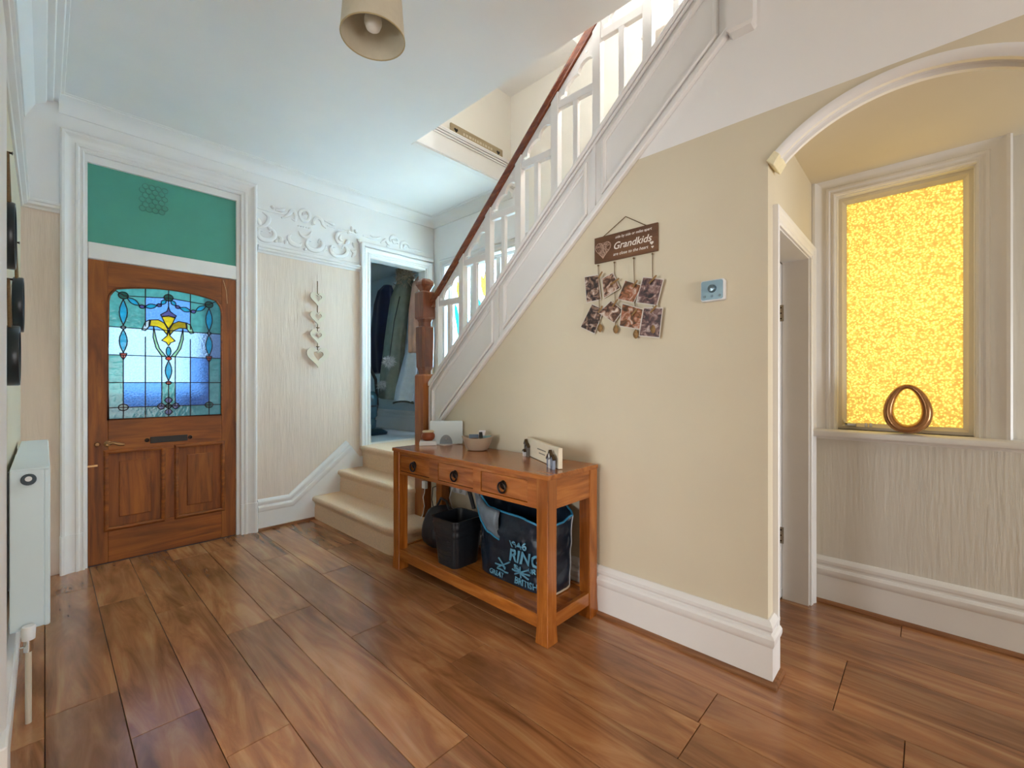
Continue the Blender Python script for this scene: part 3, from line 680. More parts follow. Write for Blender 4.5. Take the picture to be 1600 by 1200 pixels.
# balustrade bays
PX0, PX1 = XS + .004, XS + .046
posts = [2.678, 2.402, 2.128, 1.855, 1.571, 1.289, 1.000, .72]
hw = .025
def rail_under(y): return zrail(y) - .004
for i, y in enumerate(posts):
    w_ = hw if i else .016
    MB().prism([(PX0, y + w_, zs_top(y + w_) + .005), (PX0, y - w_, zs_top(y - w_) + .005), (PX0, y - w_, rail_under(y - w_)), (PX0, y + w_, rail_under(y + w_))], (PX1 - PX0, 0, 0)).build('post', WHITE, st, bevel=.003)
for i in range(len(posts) - 1):
    a, b = posts[i] - (hw if i else .016), posts[i + 1] + hw; m = (a + b) / 2
    zc = 1.800 + .2505 * i
    MB().box(PX0 + .006, PX1 - .006, b, a, zc - .022, zc + .022).build('cross_bar', WHITE, st, bevel=.003)
    MB().prism([(PX0 + .008, m + .016, zs_top(m + .016) + .005), (PX0 + .008, m - .016, zs_top(m - .016) + .005), (PX0 + .008, m - .016, zc - .02), (PX0 + .008, m + .016, zc - .02)], (PX1 - PX0 - .016, 0, 0)).build('baluster', WHITE, st, bevel=.003)
    # fretwork: board under the handrail cut to a scalloped ogee
    zl = zc + .02; W_ = a - b; hh = .155
    fr_ = [(.0, .0), (.06, .0), (.06, .12), (.13, .15), (.19, .14), (.20, .28), (.25, .42), (.33, .53), (.42, .60), (.50, .64), (.57, .64), (.58, .72), (.61, .80), (.66, .90), (.74, .97), (.82, 1.0), (.90, .985), (.95, .95), (1.0, .88)]
    poly = [(PX0 + .01, a - f_ * W_, zl + h_ * hh) for f_, h_ in fr_] + [(PX0 + .01, b, rail_under(b)), (PX0 + .01, a, rail_under(a))]
    MB().prism(poly, (PX1 - PX0 - .02, 0, 0)).build('fret_panel', WHITE, st)
    MB().lathe([(0, -.002), (.008, -.002), (.008, 0)], (PX0 + .01, b + .18 * W_, zl + hh + .035), 12, 'x').build('fret_hole_disc', mat('hole light white', 'f6f6f4', .3, .01), st)  # white disc painted as the light showing through a hole
# handrail
hp = [(-.024, 0), (-.024, .008), (-.017, .014), (-.019, .024), (-.025, .034), (-.025, .044), (-.018, .054), (-.007, .060), (.007, .060), (.018, .054), (.025, .044), (.025, .034), (.019, .024), (.017, .014), (.024, .008), (.024, 0)]
pa, pb = Vector((XS + .025, 2.745, zrail(2.745))), Vector((XS + .025, .62, zrail(.62)))
t = (pb - pa).normalized(); nrm = Vector((1, 0, 0)).cross(t).normalized(); nrm = nrm if nrm.z > 0 else -nrm
MB().sweep(hp, [pa, pb], nrm).build('handrail', wood('handrail mahogany', '5f260f', '83401f', '9a532d', 'y', 22, .24, .35, 5, .2, .12), st, smooth=True, angle=40)
# newel posts
NWX, NWY = 2.005, 2.815
def sq(c, h, z): return [(c[0] - h, c[1] - h, z), (c[0] + h, c[1] - h, z), (c[0] + h, c[1] + h, z), (c[0] - h, c[1] + h, z)]
def oct_(c, h, z, ch): return [(c[0] + x * h, c[1] + y * h, z) for x, y in ((-1, -1 + ch), (-1 + ch, -1), (1 - ch, -1), (1, -1 + ch), (1, 1 - ch), (1 - ch, 1), (-1 + ch, 1), (-1, 1 - ch))]
nc = (NWX, NWY)
nl = thing('newel_post', (NWX, NWY, .2), parent=st)
nl.name = 'newel_post'
MB().rings([sq(nc, .054, .2), sq(nc, .054, 1.262), sq(nc, .046, 1.275)]).build('base_block', wood('orange mahogany z', '7e3d12', 'a35a20', 'b9702f', 'z', 18, .34, .2, 5.0, .2, .09), nl)
MB().rings([oct_(nc, .038, 1.27, .25), oct_(nc, .038, 1.30, .25), oct_(nc, .052, 1.33, .3), oct_(nc, .056, 1.55, .3), oct_(nc, .056, 1.632, .3), oct_(nc, .050, 1.638, .3)]).build('shaft', NW('z'), nl)
MB().rings([oct_(nc, .038, 1.635, .25), oct_(nc, .038, 1.672, .25), oct_(nc, .048, 1.70, .2)]).build('neck', NW('z'), nl)
MB().rings([sq(nc, .050, 1.695), sq(nc, .055, 1.708), sq(nc, .055, 1.895), sq(nc, .048, 1.905)]).build('head_block', NW('z'), nl)
MB().rings([oct_(nc, .030, 1.90, .3), oct_(nc, .034, 1.915, .3), oct_(nc, .052, 1.948, .3), oct_(nc, .058, 1.955, .3), oct_(nc, .058, 1.972, .3), oct_(nc, .052, 1.985, .3), oct_(nc, .034, 2.003, .3), oct_(nc, .01, 2.010, .3)]).build('cap', NW('z'), nl)
un = MB().rings([sq((2.00, .565), .040, 2.665), sq((2.00, .565), .050, 2.675), sq((2.00, .565), .050, 3.9)]).build('upper_newel', WHITE, st)

# ================================================================== RADIATOR
rd = thing('radiator', (-.03, 2.93, .317), 'white double panel radiator with a dark blue top knob on the left wall', 'radiator')
RADM = mat('cyan cast enamel', 'd6e7ee', .3, .01)  # cyan cast of the door light mixed into the white enamel
ry0, ry1, rz0, rz1 = 2.36, 3.50, .318, .900
MB().box(-.004, .014, ry0, ry1, rz0, rz1 - .004).build('front_panel', RADM, rd, bevel=.006)
MB().box(-.086, -.070, ry0 + .02, ry1 - .02, rz0 + .01, rz1 - .01).build('rear_panel', RADM, rd, bevel=.006)
MB().box(-.086, -.002, ry0 - .003, ry0 + .006, rz0 + .004, rz1 - .004).build('end_panel', RADM, rd, bevel=.003)
MB().box(-.086, -.002, ry1 - .006, ry1 + .003, rz0 + .004, rz1 - .004).build('end_panel', RADM, rd, bevel=.003)
tg = MB().box(-.086, .012, ry0 - .004, ry1 + .004, rz1 - .006, rz1).build('top_cover', RADM, rd, bevel=.002)
kn = MB().lathe([(.020, .0), (.020, -.012), (.018, -.016), (0, -.016)], (-.040, ry0 - .003, .862), 20, 'y').build('air_vent_knob', mat('dark blue knob', '18303c', .4), rd, smooth=True)
MB().lathe([(.009, 0), (.009, -.004), (.0, -.004)], (-.040, ry0 - .018, .866), 14, 'y').build('knob_cap', PLASTIC, kn)
vl = MB().lathe([(.0, .0), (.017, .002), (.019, .045), (.016, .05), (0, .05)], (-.040, ry0 - .03, .295), 16).build('valve', PLASTIC, rd, smooth=True)
MB().lathe([(.012, 0), (.012, .042)], (-.040, ry0 - .03, .255), 14).build('valve_body', CHROME, vl, smooth=True)
MB().lathe([(.004, -.022), (.004, .0)], (-.040, ry0 - .03, .272), 8, 'x').build('valve_spindle', CHROME, vl)
MB().tube([(-.040, ry0 - .03, .0), (-.040, ry0 - .03, .26)], .0085, 10).build('supply_pipe', mat('cream painted pipe', 'cfc3ae', .45), rd, smooth=True)
for y in (2.6, 3.2): MB().box(-.10, -.084, y, y + .03, .4, .86).build('wall_bracket', PLASTIC, rd)

# ================================================================== MIRRORS ON THE LEFT WALL
MIRM = mat('mirror silver', 'd8dde0', .03, .0, metal=1.0)
FRM = mat('black leather rim', '14232b', .32, .25, 12)
def mirror(y, z, d, dep, label, rz):
    t = thing('hanging_mirror', (XL, y, z - d / 2), label, 'mirror', 'round rope-hung mirrors on the left wall')
    MB().lathe([(d / 2 - .016, dep - .006), (d / 2 - .012, dep), (d / 2 - .002, dep), (d / 2, dep - .004), (d / 2, .004), (d / 2 - .004, .0), (d / 2 - .016, .0)], (XL + .001, y, z), 40, 'x', cap0=False, cap1=False).build('rim', FRM, t, smooth=True, angle=50)
    MB().lathe([(0, dep - .010), (d / 2 - .014, dep - .010), (d / 2 - .014, .004), (0, .004)], (XL + .001, y, z), 40, 'x').build('mirror_glass', MIRM, t)
    for s in (-1, 1): MB().tube([(XL + .012, y + s * d * .22, z + d * .45), (XL + .008, y, z + d / 2 + rz)], .005, 7).build('rope', TWINE, t)
    MB().lathe([(.004, 0), (.004, .018), (.008, .02), (0, .022)], (XL, y, z + d / 2 + rz), 8, 'x').build('nail', IRON, t)
mirror(2.40, 1.737, .237, .027, 'highest round black mirror hanging by a rope on the left wall', .18)
mirror(3.03, 1.566, .250, .033, 'middle round black mirror, the one furthest towards the front door', .16)
mirror(2.46, 1.310, .222, .036, 'lowest round black mirror on the left wall, just above the radiator', .17)

# near doorway on the left wall (its casing shows at the edge of the picture)
d4 = thing('door_4', (XL, 1.3, 0), 'white cased doorway at the left edge with its door open', 'door', kind='structure')
MB().sweep([(a, b * .66) for a, b in AR_P], [(XL, .87, .26), (XL, .87, 2.06), (XL, 1.75, 2.06), (XL, 1.75, .26)], (1, 0, 0)).build('architrave', WHITE, d4, smooth=True, angle=25)
for y, s in ((.87, -1), (1.75, 1)): MB().box(XL, XL + .034, min(y, y + s * .118), max(y, y + s * .118), 0, .26).build('plinth_block', WHITE, d4, bevel=.006)
MB().box(XL - .12, XL, .872, .885, 0, 2.05).box(XL - .12, XL, 1.735, 1.748, 0, 2.05).box(XL - .12, XL, .885, 1.735, 2.04, 2.052).build('door_lining', WHITE, d4)
MB().box(XL - .96, XL - .125, .845, .88, .005, 2.035).build('door_leaf', WHITE, d4, bevel=.004)
rm = MB().box(-2.6, XL - .12, .1, .2, 0, 2.9).box(-2.6, XL - .12, 2.5, 2.6, 0, 2.9).box(-2.6, XL - .12, .1, 2.6, 2.9, 3.0)
holed(rm, 'x', -2.6, -2.5, .1, 2.6, 0, 2.9, [(.7, 2.0, .6, 2.1)])
struct(rm.build('wall_room', CREAM), 'walls of the room beyond the left doorway', 'wall')
struct(MB().box(-2.6, -.22, .1, 2.6, -.06, 0).build('floor_room', mat('grey room carpet', 'a9a39a', .95, .06, 60)), 'carpet of the room beyond the left doorway', 'floor')
n6 = thing('window_added_room', (-2.55, 1.35, .6), 'unseen window added beyond the left doorway for its light', 'window', kind='structure')  # made-up window that frames the added room light
MB().sweep([(0, 0), (0, .05), (-.05, .05), (-.05, 0)], [(-2.58, .7, .6), (-2.58, .7, 2.1), (-2.58, 2.0, 2.1), (-2.58, 2.0, .6)], (1, 0, 0), closed=True).build('window_frame', WHITE, n6)

# ================================================================== NOOK: DOORWAY, WINDOW, VASE
d2 = thing('door_2', (2.5, .475, 0), 'white cased doorway to the cupboard under the stairs', 'door', kind='structure')
MB().sweep([(a * .6, b * .55) for a, b in AR_P], [(ND[1] - .005, .475, 0), (ND[1] - .005, .475, 1.885), (ND[0] + .005, .475, 1.885), (ND[0] + .005, .475, 0)][::-1], (0, -1, 0)).build('architrave', WHITE, d2, smooth=True, angle=25)
MB().box(ND[0], ND[0] + .02, .475, .60, 0, 1.90).box(ND[1] - .02, ND[1], .475, .60, 0, 1.90).box(ND[0] + .02, ND[1] - .02, .475, .60, 1.88, 1.90).build('door_lining', WHITE, d2)
lf = MB().box(ND[1] - .055, ND[1] - .018, .602, 1.30, .01, 1.875).build('door_leaf', WHITE, d2, bevel=.003)
for z in (.32, 1.55):
    h = MB().box(ND[1] - .058, ND[1] - .052, .585, .615, z, z + .09).build('hinge', mat('painted hinge', 'b9b2a6', .4, .1, 40, metal=.4), lf)
    for k in (.015, .045, .075): MB().lathe([(.0, -.002), (.004, -.0015), (.004, 0)], (ND[1] - .058, .598, z + k), 8, 'x').build('screw', IRON, h)
# dark back of the cupboard under the stairs
struct(MB().box(2.11, XW, 2.0, 2.05, 0, 1.6).build('wall_understairs', CREAM), 'far wall inside the cupboard under the stairs', 'wall')

n1 = thing('window_1', (XW, .1, .945), 'amber textured glass window in a white moulded frame', 'window', kind='structure')
MB().sweep([(a * .98, b * 1.15) for a, b in AR_P], [(XW, .370, .955), (XW, .370, 2.226), (XW, -.158, 2.226), (XW, -.158, .955)], (-1, 0, 0)).build('architrave', WHITE, n1, smooth=True, angle=25)
RV = .06
MB().box(XW, XW + .12, .365, .378, .955, 2.235).box(XW, XW + .12, -.165, -.152, .955, 2.235).box(XW, XW + .12, -.152, .365, 2.222, 2.235).box(XW, XW + .12, -.152, .365, .945, .957).build('reveal', WHITE, n1)
fy0, fy1, fz0, fz1 = -.152, .365, .957, 2.222
sa = mat('cream sash paint', 'e6dcc4', .4, .02)
SP = [(0, 0), (0, .030), (-.016, .030), (-.022, .022), (-.034, .014), (-.034, 0)]
MB().sweep([(-a if False else a, b) for a, b in SP], [(XW + .075, fy1, fz0), (XW + .075, fy1, fz1), (XW + .075, fy0, fz1), (XW + .075, fy0, fz0)], (-1, 0, 0), closed=True).build('sash', sa, n1, smooth=True, angle=25)
AMB = glass('amber patterned glass', 'fbdc94', .08, .3, 1.0, 100, .50, True)
MB().box(XW + .066, XW + .071, fy0 + .03, fy1 - .03, fz0 + .03, fz1 - .03).build('pane', AMB, n1)
SILL = [(.0, .0)]
sl = MB().prism([(XW + .06, -.305, .957), (XW - .075, -.305, .957), (XW - .088, -.305, .950), (XW - .092, -.305, .938), (XW - .088, -.305, .925), (XW - .075, -.305, .918), (XW - .02, -.305, .918), (XW, -.305, .90), (XW, -.305, .945), (XW + .06, -.305, .945)], (0, .80, 0)).build('window_sill', WHITE, n1, smooth=True, angle=40)
lt = MB().box(XW + .026, XW + .044, .285, .335, .975, .990).build('latch', CHROME, n1, bevel=.003)
MB().tube([(XW + .03, .325, .985), (XW + .02, .335, .995), (XW + .02, .34, 1.01)], .005, 8).build('latch_hook', CHROME, lt)
for y in (.245, .225): MB().lathe([(.006, 0), (.007, .012), (.004, .02), (0, .022)], (XW + .036, y, .975), 10).build('latch_peg', PLASTIC, lt)
# far right of the window wall: edge of the next casing
# vase: egg-shaped bronze ring
VB = mat('bronze lustre glaze', 'ad7d52', .2, .12, 6, metal=.6)
rings = []; vc = Vector((2.918, .079, .957)); n = 48
for i in range(n):
    t = 2 * PI * i / n; s, c = math.sin(t), math.cos(t)
    ro = Vector((0, .092 * s * (1 - .16 * c), .124 + .122 * c)); ri = Vector((0, .049 * s * (1 - .22 * c), .134 + .088 * c))
    if c < -.9: ro.z = max(ro.z, .0012)
    mid = (ro + ri) / 2; h = (ro - ri) / 2; dep = .036 - .012 * c
    rings.append([vc + mid + h * math.cos(k * 2 * PI / 12) + Vector((dep * math.sin(k * 2 * PI / 12), 0, 0)) for k in range(12)])
vs_ = MB().rings(rings, closed=True).build('ring_vase', VB, smooth=True, angle=180)
tag(vs_, 'bronze egg-shaped ring vase on the sill of the amber window', 'vase')
# arch moulding
AMP = [(0, 0), (-.014, 0), (-.022, .008), (-.022, .026), (-.010, .030), (-.006, .036), (-.014, .041), (-.006, .046), (-.014, .051), (-.006, .056), (-.008, .064), (-.022, .070), (-.024, .092), (-.012, .104), (-.002, .108), (.006, .108), (.006, .099), (0, .099)]
at = [math.radians(42.0 + (138.0 - 42.0) * i / 44) for i in range(45)]
apath = [(XS + .10, AYC + AR * math.cos(a), AZC + AR * math.sin(a)) for a in at]
tm = struct(MB().sweep(AMP, apath, (-1, 0, 0)).build('trim_6', WHITE, smooth=True, angle=25), 'white ribbed moulding lining the curve of the arch', 'arch moulding')
for a in (41.6, 138.4):
    r = math.radians(a); rr = r + math.radians(4.6) * (1 if a < 90 else -1)
    blk = [(XS - .014, AYC + q * math.cos(x), AZC + q * math.sin(x)) for q, x in ((AR - .030, r), (AR + .008, r), (AR + .008, rr), (AR - .022, rr))]
    MB().prism(blk, (.118, 0, 0)).build('stop_block', mat('cream painted plaster', 'efe3bd', .5, .06, 40, bump=.3, bscale=60), tm, bevel=.004)

# ================================================================== LANDING WINDOW AND UPPER WINDOW
n2 = thing('window_2', (XW, 3.23, 1.27), 'stained glass landing window with tulips and turquoise leaves', 'window', kind='structure')
MB().sweep(AR_S, [(XW, LW[1] - .006, LW[2]), (XW, LW[1] - .006, LW[3] + .004), (XW, LW[0] + .006, LW[3] + .004), (XW, LW[0] + .006, LW[2])], (-1, 0, 0)).build('architrave', WHITE, n2, smooth=True, angle=25)
MB().box(XW - .05, XW + .06, LW[0] - .05, LW[1] + .05, LW[2] - .03, LW[2]).build('window_sill', WHITE, n2, bevel=.008)
MB().box(XW - .035, XW, LW[0] - .06, LW[1] + .06, LW[3] + .075, LW[3] + .10).build('head_moulding', WHITE, n2, bevel=.008)
nl_ = 3; lwid = (LW[1] - LW[0]) / nl_
for k in range(nl_):
    y0, y1 = LW[0] + lwid * k, LW[0] + lwid * (k + 1)
    z0, z1 = LW[2], LW[3]
    fr = MB().sweep([(0, 0), (0, .04), (-.028, .04), (-.036, .028), (-.036, 0)], [(XW + .09, y1, z0), (XW + .09, y1, z1), (XW + .09, y0, z1), (XW + .09, y0, z0)], (-1, 0, 0), closed=True).build('casement', WHITE, n2, smooth=True, angle=25)
    a, b, c, d = y0 + .036, y1 - .036, z0 + .036, z1 - .036
    def wu(u, v, a=a, b=b, c=c, d=d): return (b - (b - a) * u, c + (d - c) * v)
    ol = [wu(0, 0), wu(1, 0), wu(1, 1), wu(0, 1)]
    ln = [[wu(0, v), wu(1, v)] for v in (.10, .30, .88)] + [[wu(u, 0), wu(u, 1)] for u in (.16, .84)] + [[wu(.5, 0), wu(.5, .30)], [wu(.5, .93), wu(.5, 1)], [wu(0, .55), wu(.3, .55)], [wu(.7, .55), wu(1, .55)], [wu(.5, .3), wu(.5, .62)]]
    s2 = []
    def p2(l): return [wu(*q) for q in l]
    s2.append((p2([(.5, .93), (.60, .85), (.70, .90), (.72, .80), (.62, .72), (.5, .69), (.38, .72), (.28, .80), (.30, .90), (.40, .85)]), G_YEL))
    for sg in (-1, 1):
        s2.append((p2([(.5 + sg * .02, .33), (.5 + sg * .16, .40), (.5 + sg * .30, .55), (.5 + sg * .33, .68), (.5 + sg * .22, .64), (.5 + sg * .10, .54), (.5 + sg * .03, .44)]), G_TURQ))
        s2.append((p2([(.5 + sg * .10, .345), (.5 + sg * .24, .36), (.5 + sg * .33, .47), (.5 + sg * .28, .47), (.5 + sg * .18, .40)]), G_LEAF))
    s2.append((p2([(.5, .26), (.62, .22), (.64, .15), (.5, .12), (.36, .15), (.38, .22)]), G_YEL))
    def lb(q, a=a, b=b, c=c, d=d):
        u = (b - q.x) / (b - a); v = (q.y - c) / (d - c)
        return G_CLEAR if (u < .16 or u > .84) and (v < .1 or .3 < v < .55) else G_WHITE
    stained(n2, ol, ln, s2, lb, lambda u, v, dd: Vector((XW + .062 + dd, u, v)), .004, .0026)
n3 = thing('window_3', (XW, .99, 3.68), 'upper stair window with pale turquoise vertical blinds', 'window', kind='structure')
MB().sweep([(0, 0), (0, .03), (-.04, .03), (-.04, 0)], [(XW + .07, UW[1], UW[2]), (XW + .07, UW[1], UW[3]), (XW + .07, UW[0], UW[3]), (XW + .07, UW[0], UW[2])], (-1, 0, 0), closed=True).build('window_frame', WHITE, n3)
MB().box(XW - .07, XW + .05, UW[0] - .06, UW[1] + .06, UW[2] - .035, UW[2]).build('window_sill', WHITE, n3, bevel=.01)
SLM = glass('blind slat fabric', 'd9eef2', .1, .4, .1, 20, .05)
sl0 = MB().box(-.002, .002, -.04, .04, 0, UW[3] - UW[2] - .06).build('blind_slat', SLM, n3)
for k in range(10):
    y = UW[0] + .06 + k * .085
    c = sl0 if k == 0 else sl0.copy()
    if k: C.objects.link(c)
    c.location = Vector((XW + .03, y, (UW[2] + UW[3]) / 2)) - WLOC[n3.name]; c.rotation_euler.z = 1.05
n4 = thing('window_added_rear', (.75, YB, .15), 'wide plain window added behind the viewer to light the hall', 'window', kind='structure')  # unseen window put in to carry the rear light
MB().sweep([(0, 0), (0, .05), (-.05, .05), (-.05, 0)], [(.0, YB - .08, .15), (.0, YB - .08, 1.85), (1.5, YB - .08, 1.85), (1.5, YB - .08, .15)][::-1], (0, 1, 0), closed=True).build('window_frame', WHITE, n4)
MB().box(.73, .77, YB - .08, YB - .04, .15, 1.85).build('mullion', WHITE, n4)
n5 = thing('window_added_passage', (2.55, YB, .3), 'plain window added at the end of the nook passage to light it', 'window', kind='structure')  # invented window around the added passage light
MB().sweep([(0, 0), (0, .05), (-.05, .05), (-.05, 0)], [(2.2, YB - .08, .3), (2.2, YB - .08, 1.5), (2.9, YB - .08, 1.5), (2.9, YB - .08, .3)][::-1], (0, 1, 0), closed=True).build('window_frame', WHITE, n5)

# ================================================================== PENDANT LAMP
lc = onZ(583, 60, 2.35)
pl_ = thing('pendant_lamp', (lc.x, lc.y, 2.35), 'cream drum lampshade hanging from the hall ceiling', 'lamp')
SHM = mat('cream lampshade fabric', 'cdc4ae', .85, .03, 40, bump=.15, bscale=300)
MB().lathe([(.103, 0), (.084, .24), (.0815, .24), (.1005, 0)], (lc.x, lc.y, 2.35), 48, cap0=False, cap1=False).build('lamp_shade', SHM, pl_, smooth=True)
MB().tube([(lc.x + .102 * math.cos(2 * PI * i / 40), lc.y + .102 * math.sin(2 * PI * i / 40), 2.351) for i in range(40)], .0022, 6, closed=True).build('shade_rim', mat('cream rim tape', 'b3a27a', .7), pl_, smooth=True)
MB().lathe([(0, 0), (.012, .002), (.022, .010), (.028, .026), (.028, .040), (.022, .062), (.015, .082), (.014, .10), (0, .10)], (lc.x, lc.y, 2.372), 24).build('bulb', mat('frosted bulb', 'ece8e0', .35, .01), pl_, smooth=True)
MB().lathe([(.018, 0), (.018, .05), (.010, .07), (.004, .075)], (lc.x, lc.y, 2.485), 16).build('lamp_holder', PLASTIC, pl_)
for k in range(3):
    a = k * 2 * PI / 3; MB().tube([(lc.x + .016 * math.cos(a), lc.y + .016 * math.sin(a), 2.53), (lc.x + .086 * math.cos(a), lc.y + .086 * math.sin(a), 2.53)], .002, 6).build('shade_spoke', PLASTIC, pl_)
MB().tube([(lc.x, lc.y, 2.55), (lc.x, lc.y, ZC - .02)], .004, 8).build('flex', PLASTIC, pl_)
MB().lathe([(.045, .03), (.045, .015), (.02, 0)], (lc.x, lc.y, ZC - .03), 20).build('ceiling_rose', PLASTIC, pl_)

# ================================================================== CONSOLE TABLE
tb = thing('console_table', (1.785, 1.91, 0), 'honey wood console table with three drawers and a low shelf', 'table')
tx0, tx1, ty0, ty1, tz = 1.572, 1.985, 1.262, 2.56, .785
MB().box(tx0 - .006, tx1, ty0 - .006, ty1 + .006, tz - .022, tz).build('tabletop', TW('y'), tb, bevel=.004)
L = .068
for x in (tx0, tx1 - L):
    for y in (ty0, ty1 - L):
        cx, cy = x + L / 2, y + L / 2
        MB().rings([sq((cx, cy), L / 2 + .004, 0), sq((cx, cy), L / 2 - .001, .1), sq((cx, cy), L / 2, tz - .022)]).build('leg', TW('z'), tb, bevel=.003)
az0, az1 = .622, tz - .022
dr = [(2.49, 2.17), (2.085, 1.777), (1.716, 1.389)]
holes = [(b, a, .640, .747) for a, b in dr]
holed(MB(), 'x', tx0 + .004, tx0 + .022, ty0 + L, ty1 - L, az0, az1, holes).build('front_apron', TW('y'), tb)
MB().box(tx1 - .022, tx1 - .004, ty0 + L, ty1 - L, az0, az1).build('rear_apron', TW('y'), tb)
for y in (ty0 + .004, ty1 - .022): MB().box(tx0 + L, tx1 - L, y, y + .018, az0, az1).build('side_apron', TW('x'), tb)
for a, b in dr:
    o = MB().box(tx0 + .007, tx0 + .025, b + .0025, a - .0025, .6425, .7445).build('drawer_front', TW('y'), tb, bevel=.002)
    MB().box(tx0 + .012, tx1 - .05, b + .012, a - .012, .645, .735).build('drawer_box', TW('y'), o)
    ym = (a + b) / 2
    h = MB().lathe([(0, -.010), (.012, -.009), (.021, -.004), (.024, 0)], (tx0 + .007, ym, .697), 18, 'x').build('handle_plate', IRON, o, smooth=True)
    MB().tube([(tx0 - .006, ym + .026 * math.sin(t), .686 + .026 * math.cos(t)) for t in [2 * PI * k / 24 for k in range(24)]], .0048, 8, closed=True).build('ring_pull', IRON, o, smooth=True)
MB().box(tx0 + L * .4, tx1 - L * .4, ty0 + L * .4, ty1 - L * .4, .108, .126).build('lower_shelf', TW('y'), tb)
MB().box(tx0 + .004, tx0 + .028, ty0 + L, ty1 - L, .068, .132).build('shelf_rail', TW('y'), tb, bevel=.002)
MB().box(tx1 - .028, tx1 - .004, ty0 + L, ty1 - L, .068, .132).build('shelf_rail', TW('y'), tb, bevel=.002)
for y in (ty0 + .006, ty1 - .03): MB().box(tx0 + L, tx1 - L, y, y + .024, .068, .132).build('shelf_end_rail', TW('x'), tb, bevel=.002)

# things on the table ------------------------------------------------
ca, sa_ = math.cos(-PI / 4), math.sin(-PI / 4)
rt = thing('router', (1.90, 2.42, tz), 'slim white router plate standing upright on the table by the newel', 'router')
def ro(a, b, z): return Vector((1.90 + .707 * a + .707 * b, 2.42 - .707 * a + .707 * b, tz + z))   # a along the face, b away from the viewer
def rrect(w2, h0, h1, r): return [(w2 - r + r * math.cos(t), h0 + r + r * math.sin(t)) for t in [-PI / 2 + k * PI / 8 for k in range(5)]] + [(w2 - r + r * math.cos(t), h1 - r + r * math.sin(t)) for t in [k * PI / 8 for k in range(5)]] + [(-w2 + r + r * math.cos(t), h1 - r + r * math.sin(t)) for t in [PI / 2 + k * PI / 8 for k in range(5)]] + [(-w2 + r + r * math.cos(t), h0 + r + r * math.sin(t)) for t in [PI + k * PI / 8 for k in range(5)]]
MB().prism([ro(a, 0, z) for a, z in rrect(.113, .004, .162, .010)], Vector((.707, .707, 0)) * .022).build('casing', mat('pale router plastic', 'd9e6ea', .3, .01), rt, bevel=.003)
half = [(-.045 + .044 * math.cos(t) + .044, .004 + .062 * math.sin(t)) for t in [k * PI / 12 for k in range(13)]]
MB().prism([ro(a, -.0012, z) for a, z in half], Vector((.707, .707, 0)) * .0015).build('grey_arch', mat('silver grey plastic', '8f979c', .3), rt)
MB().lathe([(0, -.002), (.005, -.002), (.005, 0)], ro(0, -.0015, .038), 12, 'y').build('status_light', mat('bright indicator', 'ffffff', .2), rt)
MB().box(1.85, 1.97, 2.38, 2.47, tz, tz + .004).build('foot', PLASTIC, rt)
jp = Vector((1.800, 2.490, tz))
bx_ = thing('display_box', jp, 'small white glossy box under the terracotta pot', 'box')
def jr(a, b, z): return Vector((jp.x + .79 * a + .61 * b, jp.y - .61 * a + .79 * b, tz + z))
MB().prism([jr(a, b, 0) for a, b in ((-.058, -.045), (.058, -.045), (.058, .045), (-.058, .045))], (0, 0, .026)).build('box_body', PLASTIC, bx_, bevel=.004)
MB().prism([jr(a, b, .026) for a, b in ((-.055, -.042), (.055, -.042), (.055, .042), (-.055, .042))], (0, 0, .005)).build('box_lid', PLASTIC, bx_, bevel=.002)
jt = thing('terracotta_pot', jp + Vector((0, 0, .031)), 'small round terracotta pot with a pale lid on the white box', 'pot')
MB().lathe([(.028, 0), (.040, .008), (.046, .026), (.044, .042), (.036, .052), (.034, .056)], jp + Vector((0, 0, .031)), 28).build('pot_body', mat('terracotta', '8e4522', .5, .12, 20), jt, smooth=True)
MB().lathe([(.036, 0), (.040, .003), (.040, .009), (.034, .013), (0, .014)], jp + Vector((0, 0, .086)), 28).build('lid', mat('pale cork', 'd3bb95', .7, .08, 40), jt, smooth=True)
bc = Vector((1.875, 2.072, tz))
bo = MB()
prof = [(.045, 0), (.062, .004), (.080, .030), (.092, .060), (.099, .078), (.096, .080), (.088, .060), (.074, .030), (.055, .010), (0, .008)]
rs = []
for r, h in prof:
    ring = []
    for i in range(36):
        t = 2 * PI * i / 36; a, b = r * 1.0 * math.cos(t), r * .78 * math.sin(t)
        ring.append(bc + Vector((.69 * a + .727 * b, -.727 * a + .69 * b, h * (1 + .14 * math.cos(t) ** 2 * (1 if h > .02 else 0)))))
    rs.append(ring)
bo.rings(rs); bo = bo.build('oval_bowl', mat('putty ceramic', 'ae9c88', .35, .04), smooth=True)
tag(bo, 'putty coloured oval bowl full of odds and ends on the table', 'bowl')
def card(name, c, w2, h2, tilt, yaw, m, label, cat, th=.002):
    M4 = Matrix.Translation(bc + Vector(c)) @ Matrix.Rotation(yaw, 4, 'Z') @ Matrix.Rotation(tilt, 4, 'X')
    o = MB().add([M4 @ Vector((a, b, z)) for a, b, z in ((-w2, -th, -h2), (w2, -th, -h2), (w2, th, -h2), (-w2, th, -h2), (-w2, -th, h2), (w2, -th, h2), (w2, th, h2), (-w2, th, h2))],
                 [(0, 3, 2, 1), (4, 5, 6, 7), (0, 1, 5, 4), (1, 2, 6, 5), (2, 3, 7, 6), (3, 0, 4, 7)]).build(name, m, bevel=.0008, seg=1)
    return tag(o, label, cat, 'odds and ends in the oval bowl')
cy_ = -PI / 4
card('packet', (-.012, .022, .078), .030, .022, -.5, cy_, mat('slate blue card', '5b6b7c', .5), 'slate blue packet leaning inside the oval bowl', 'packet')
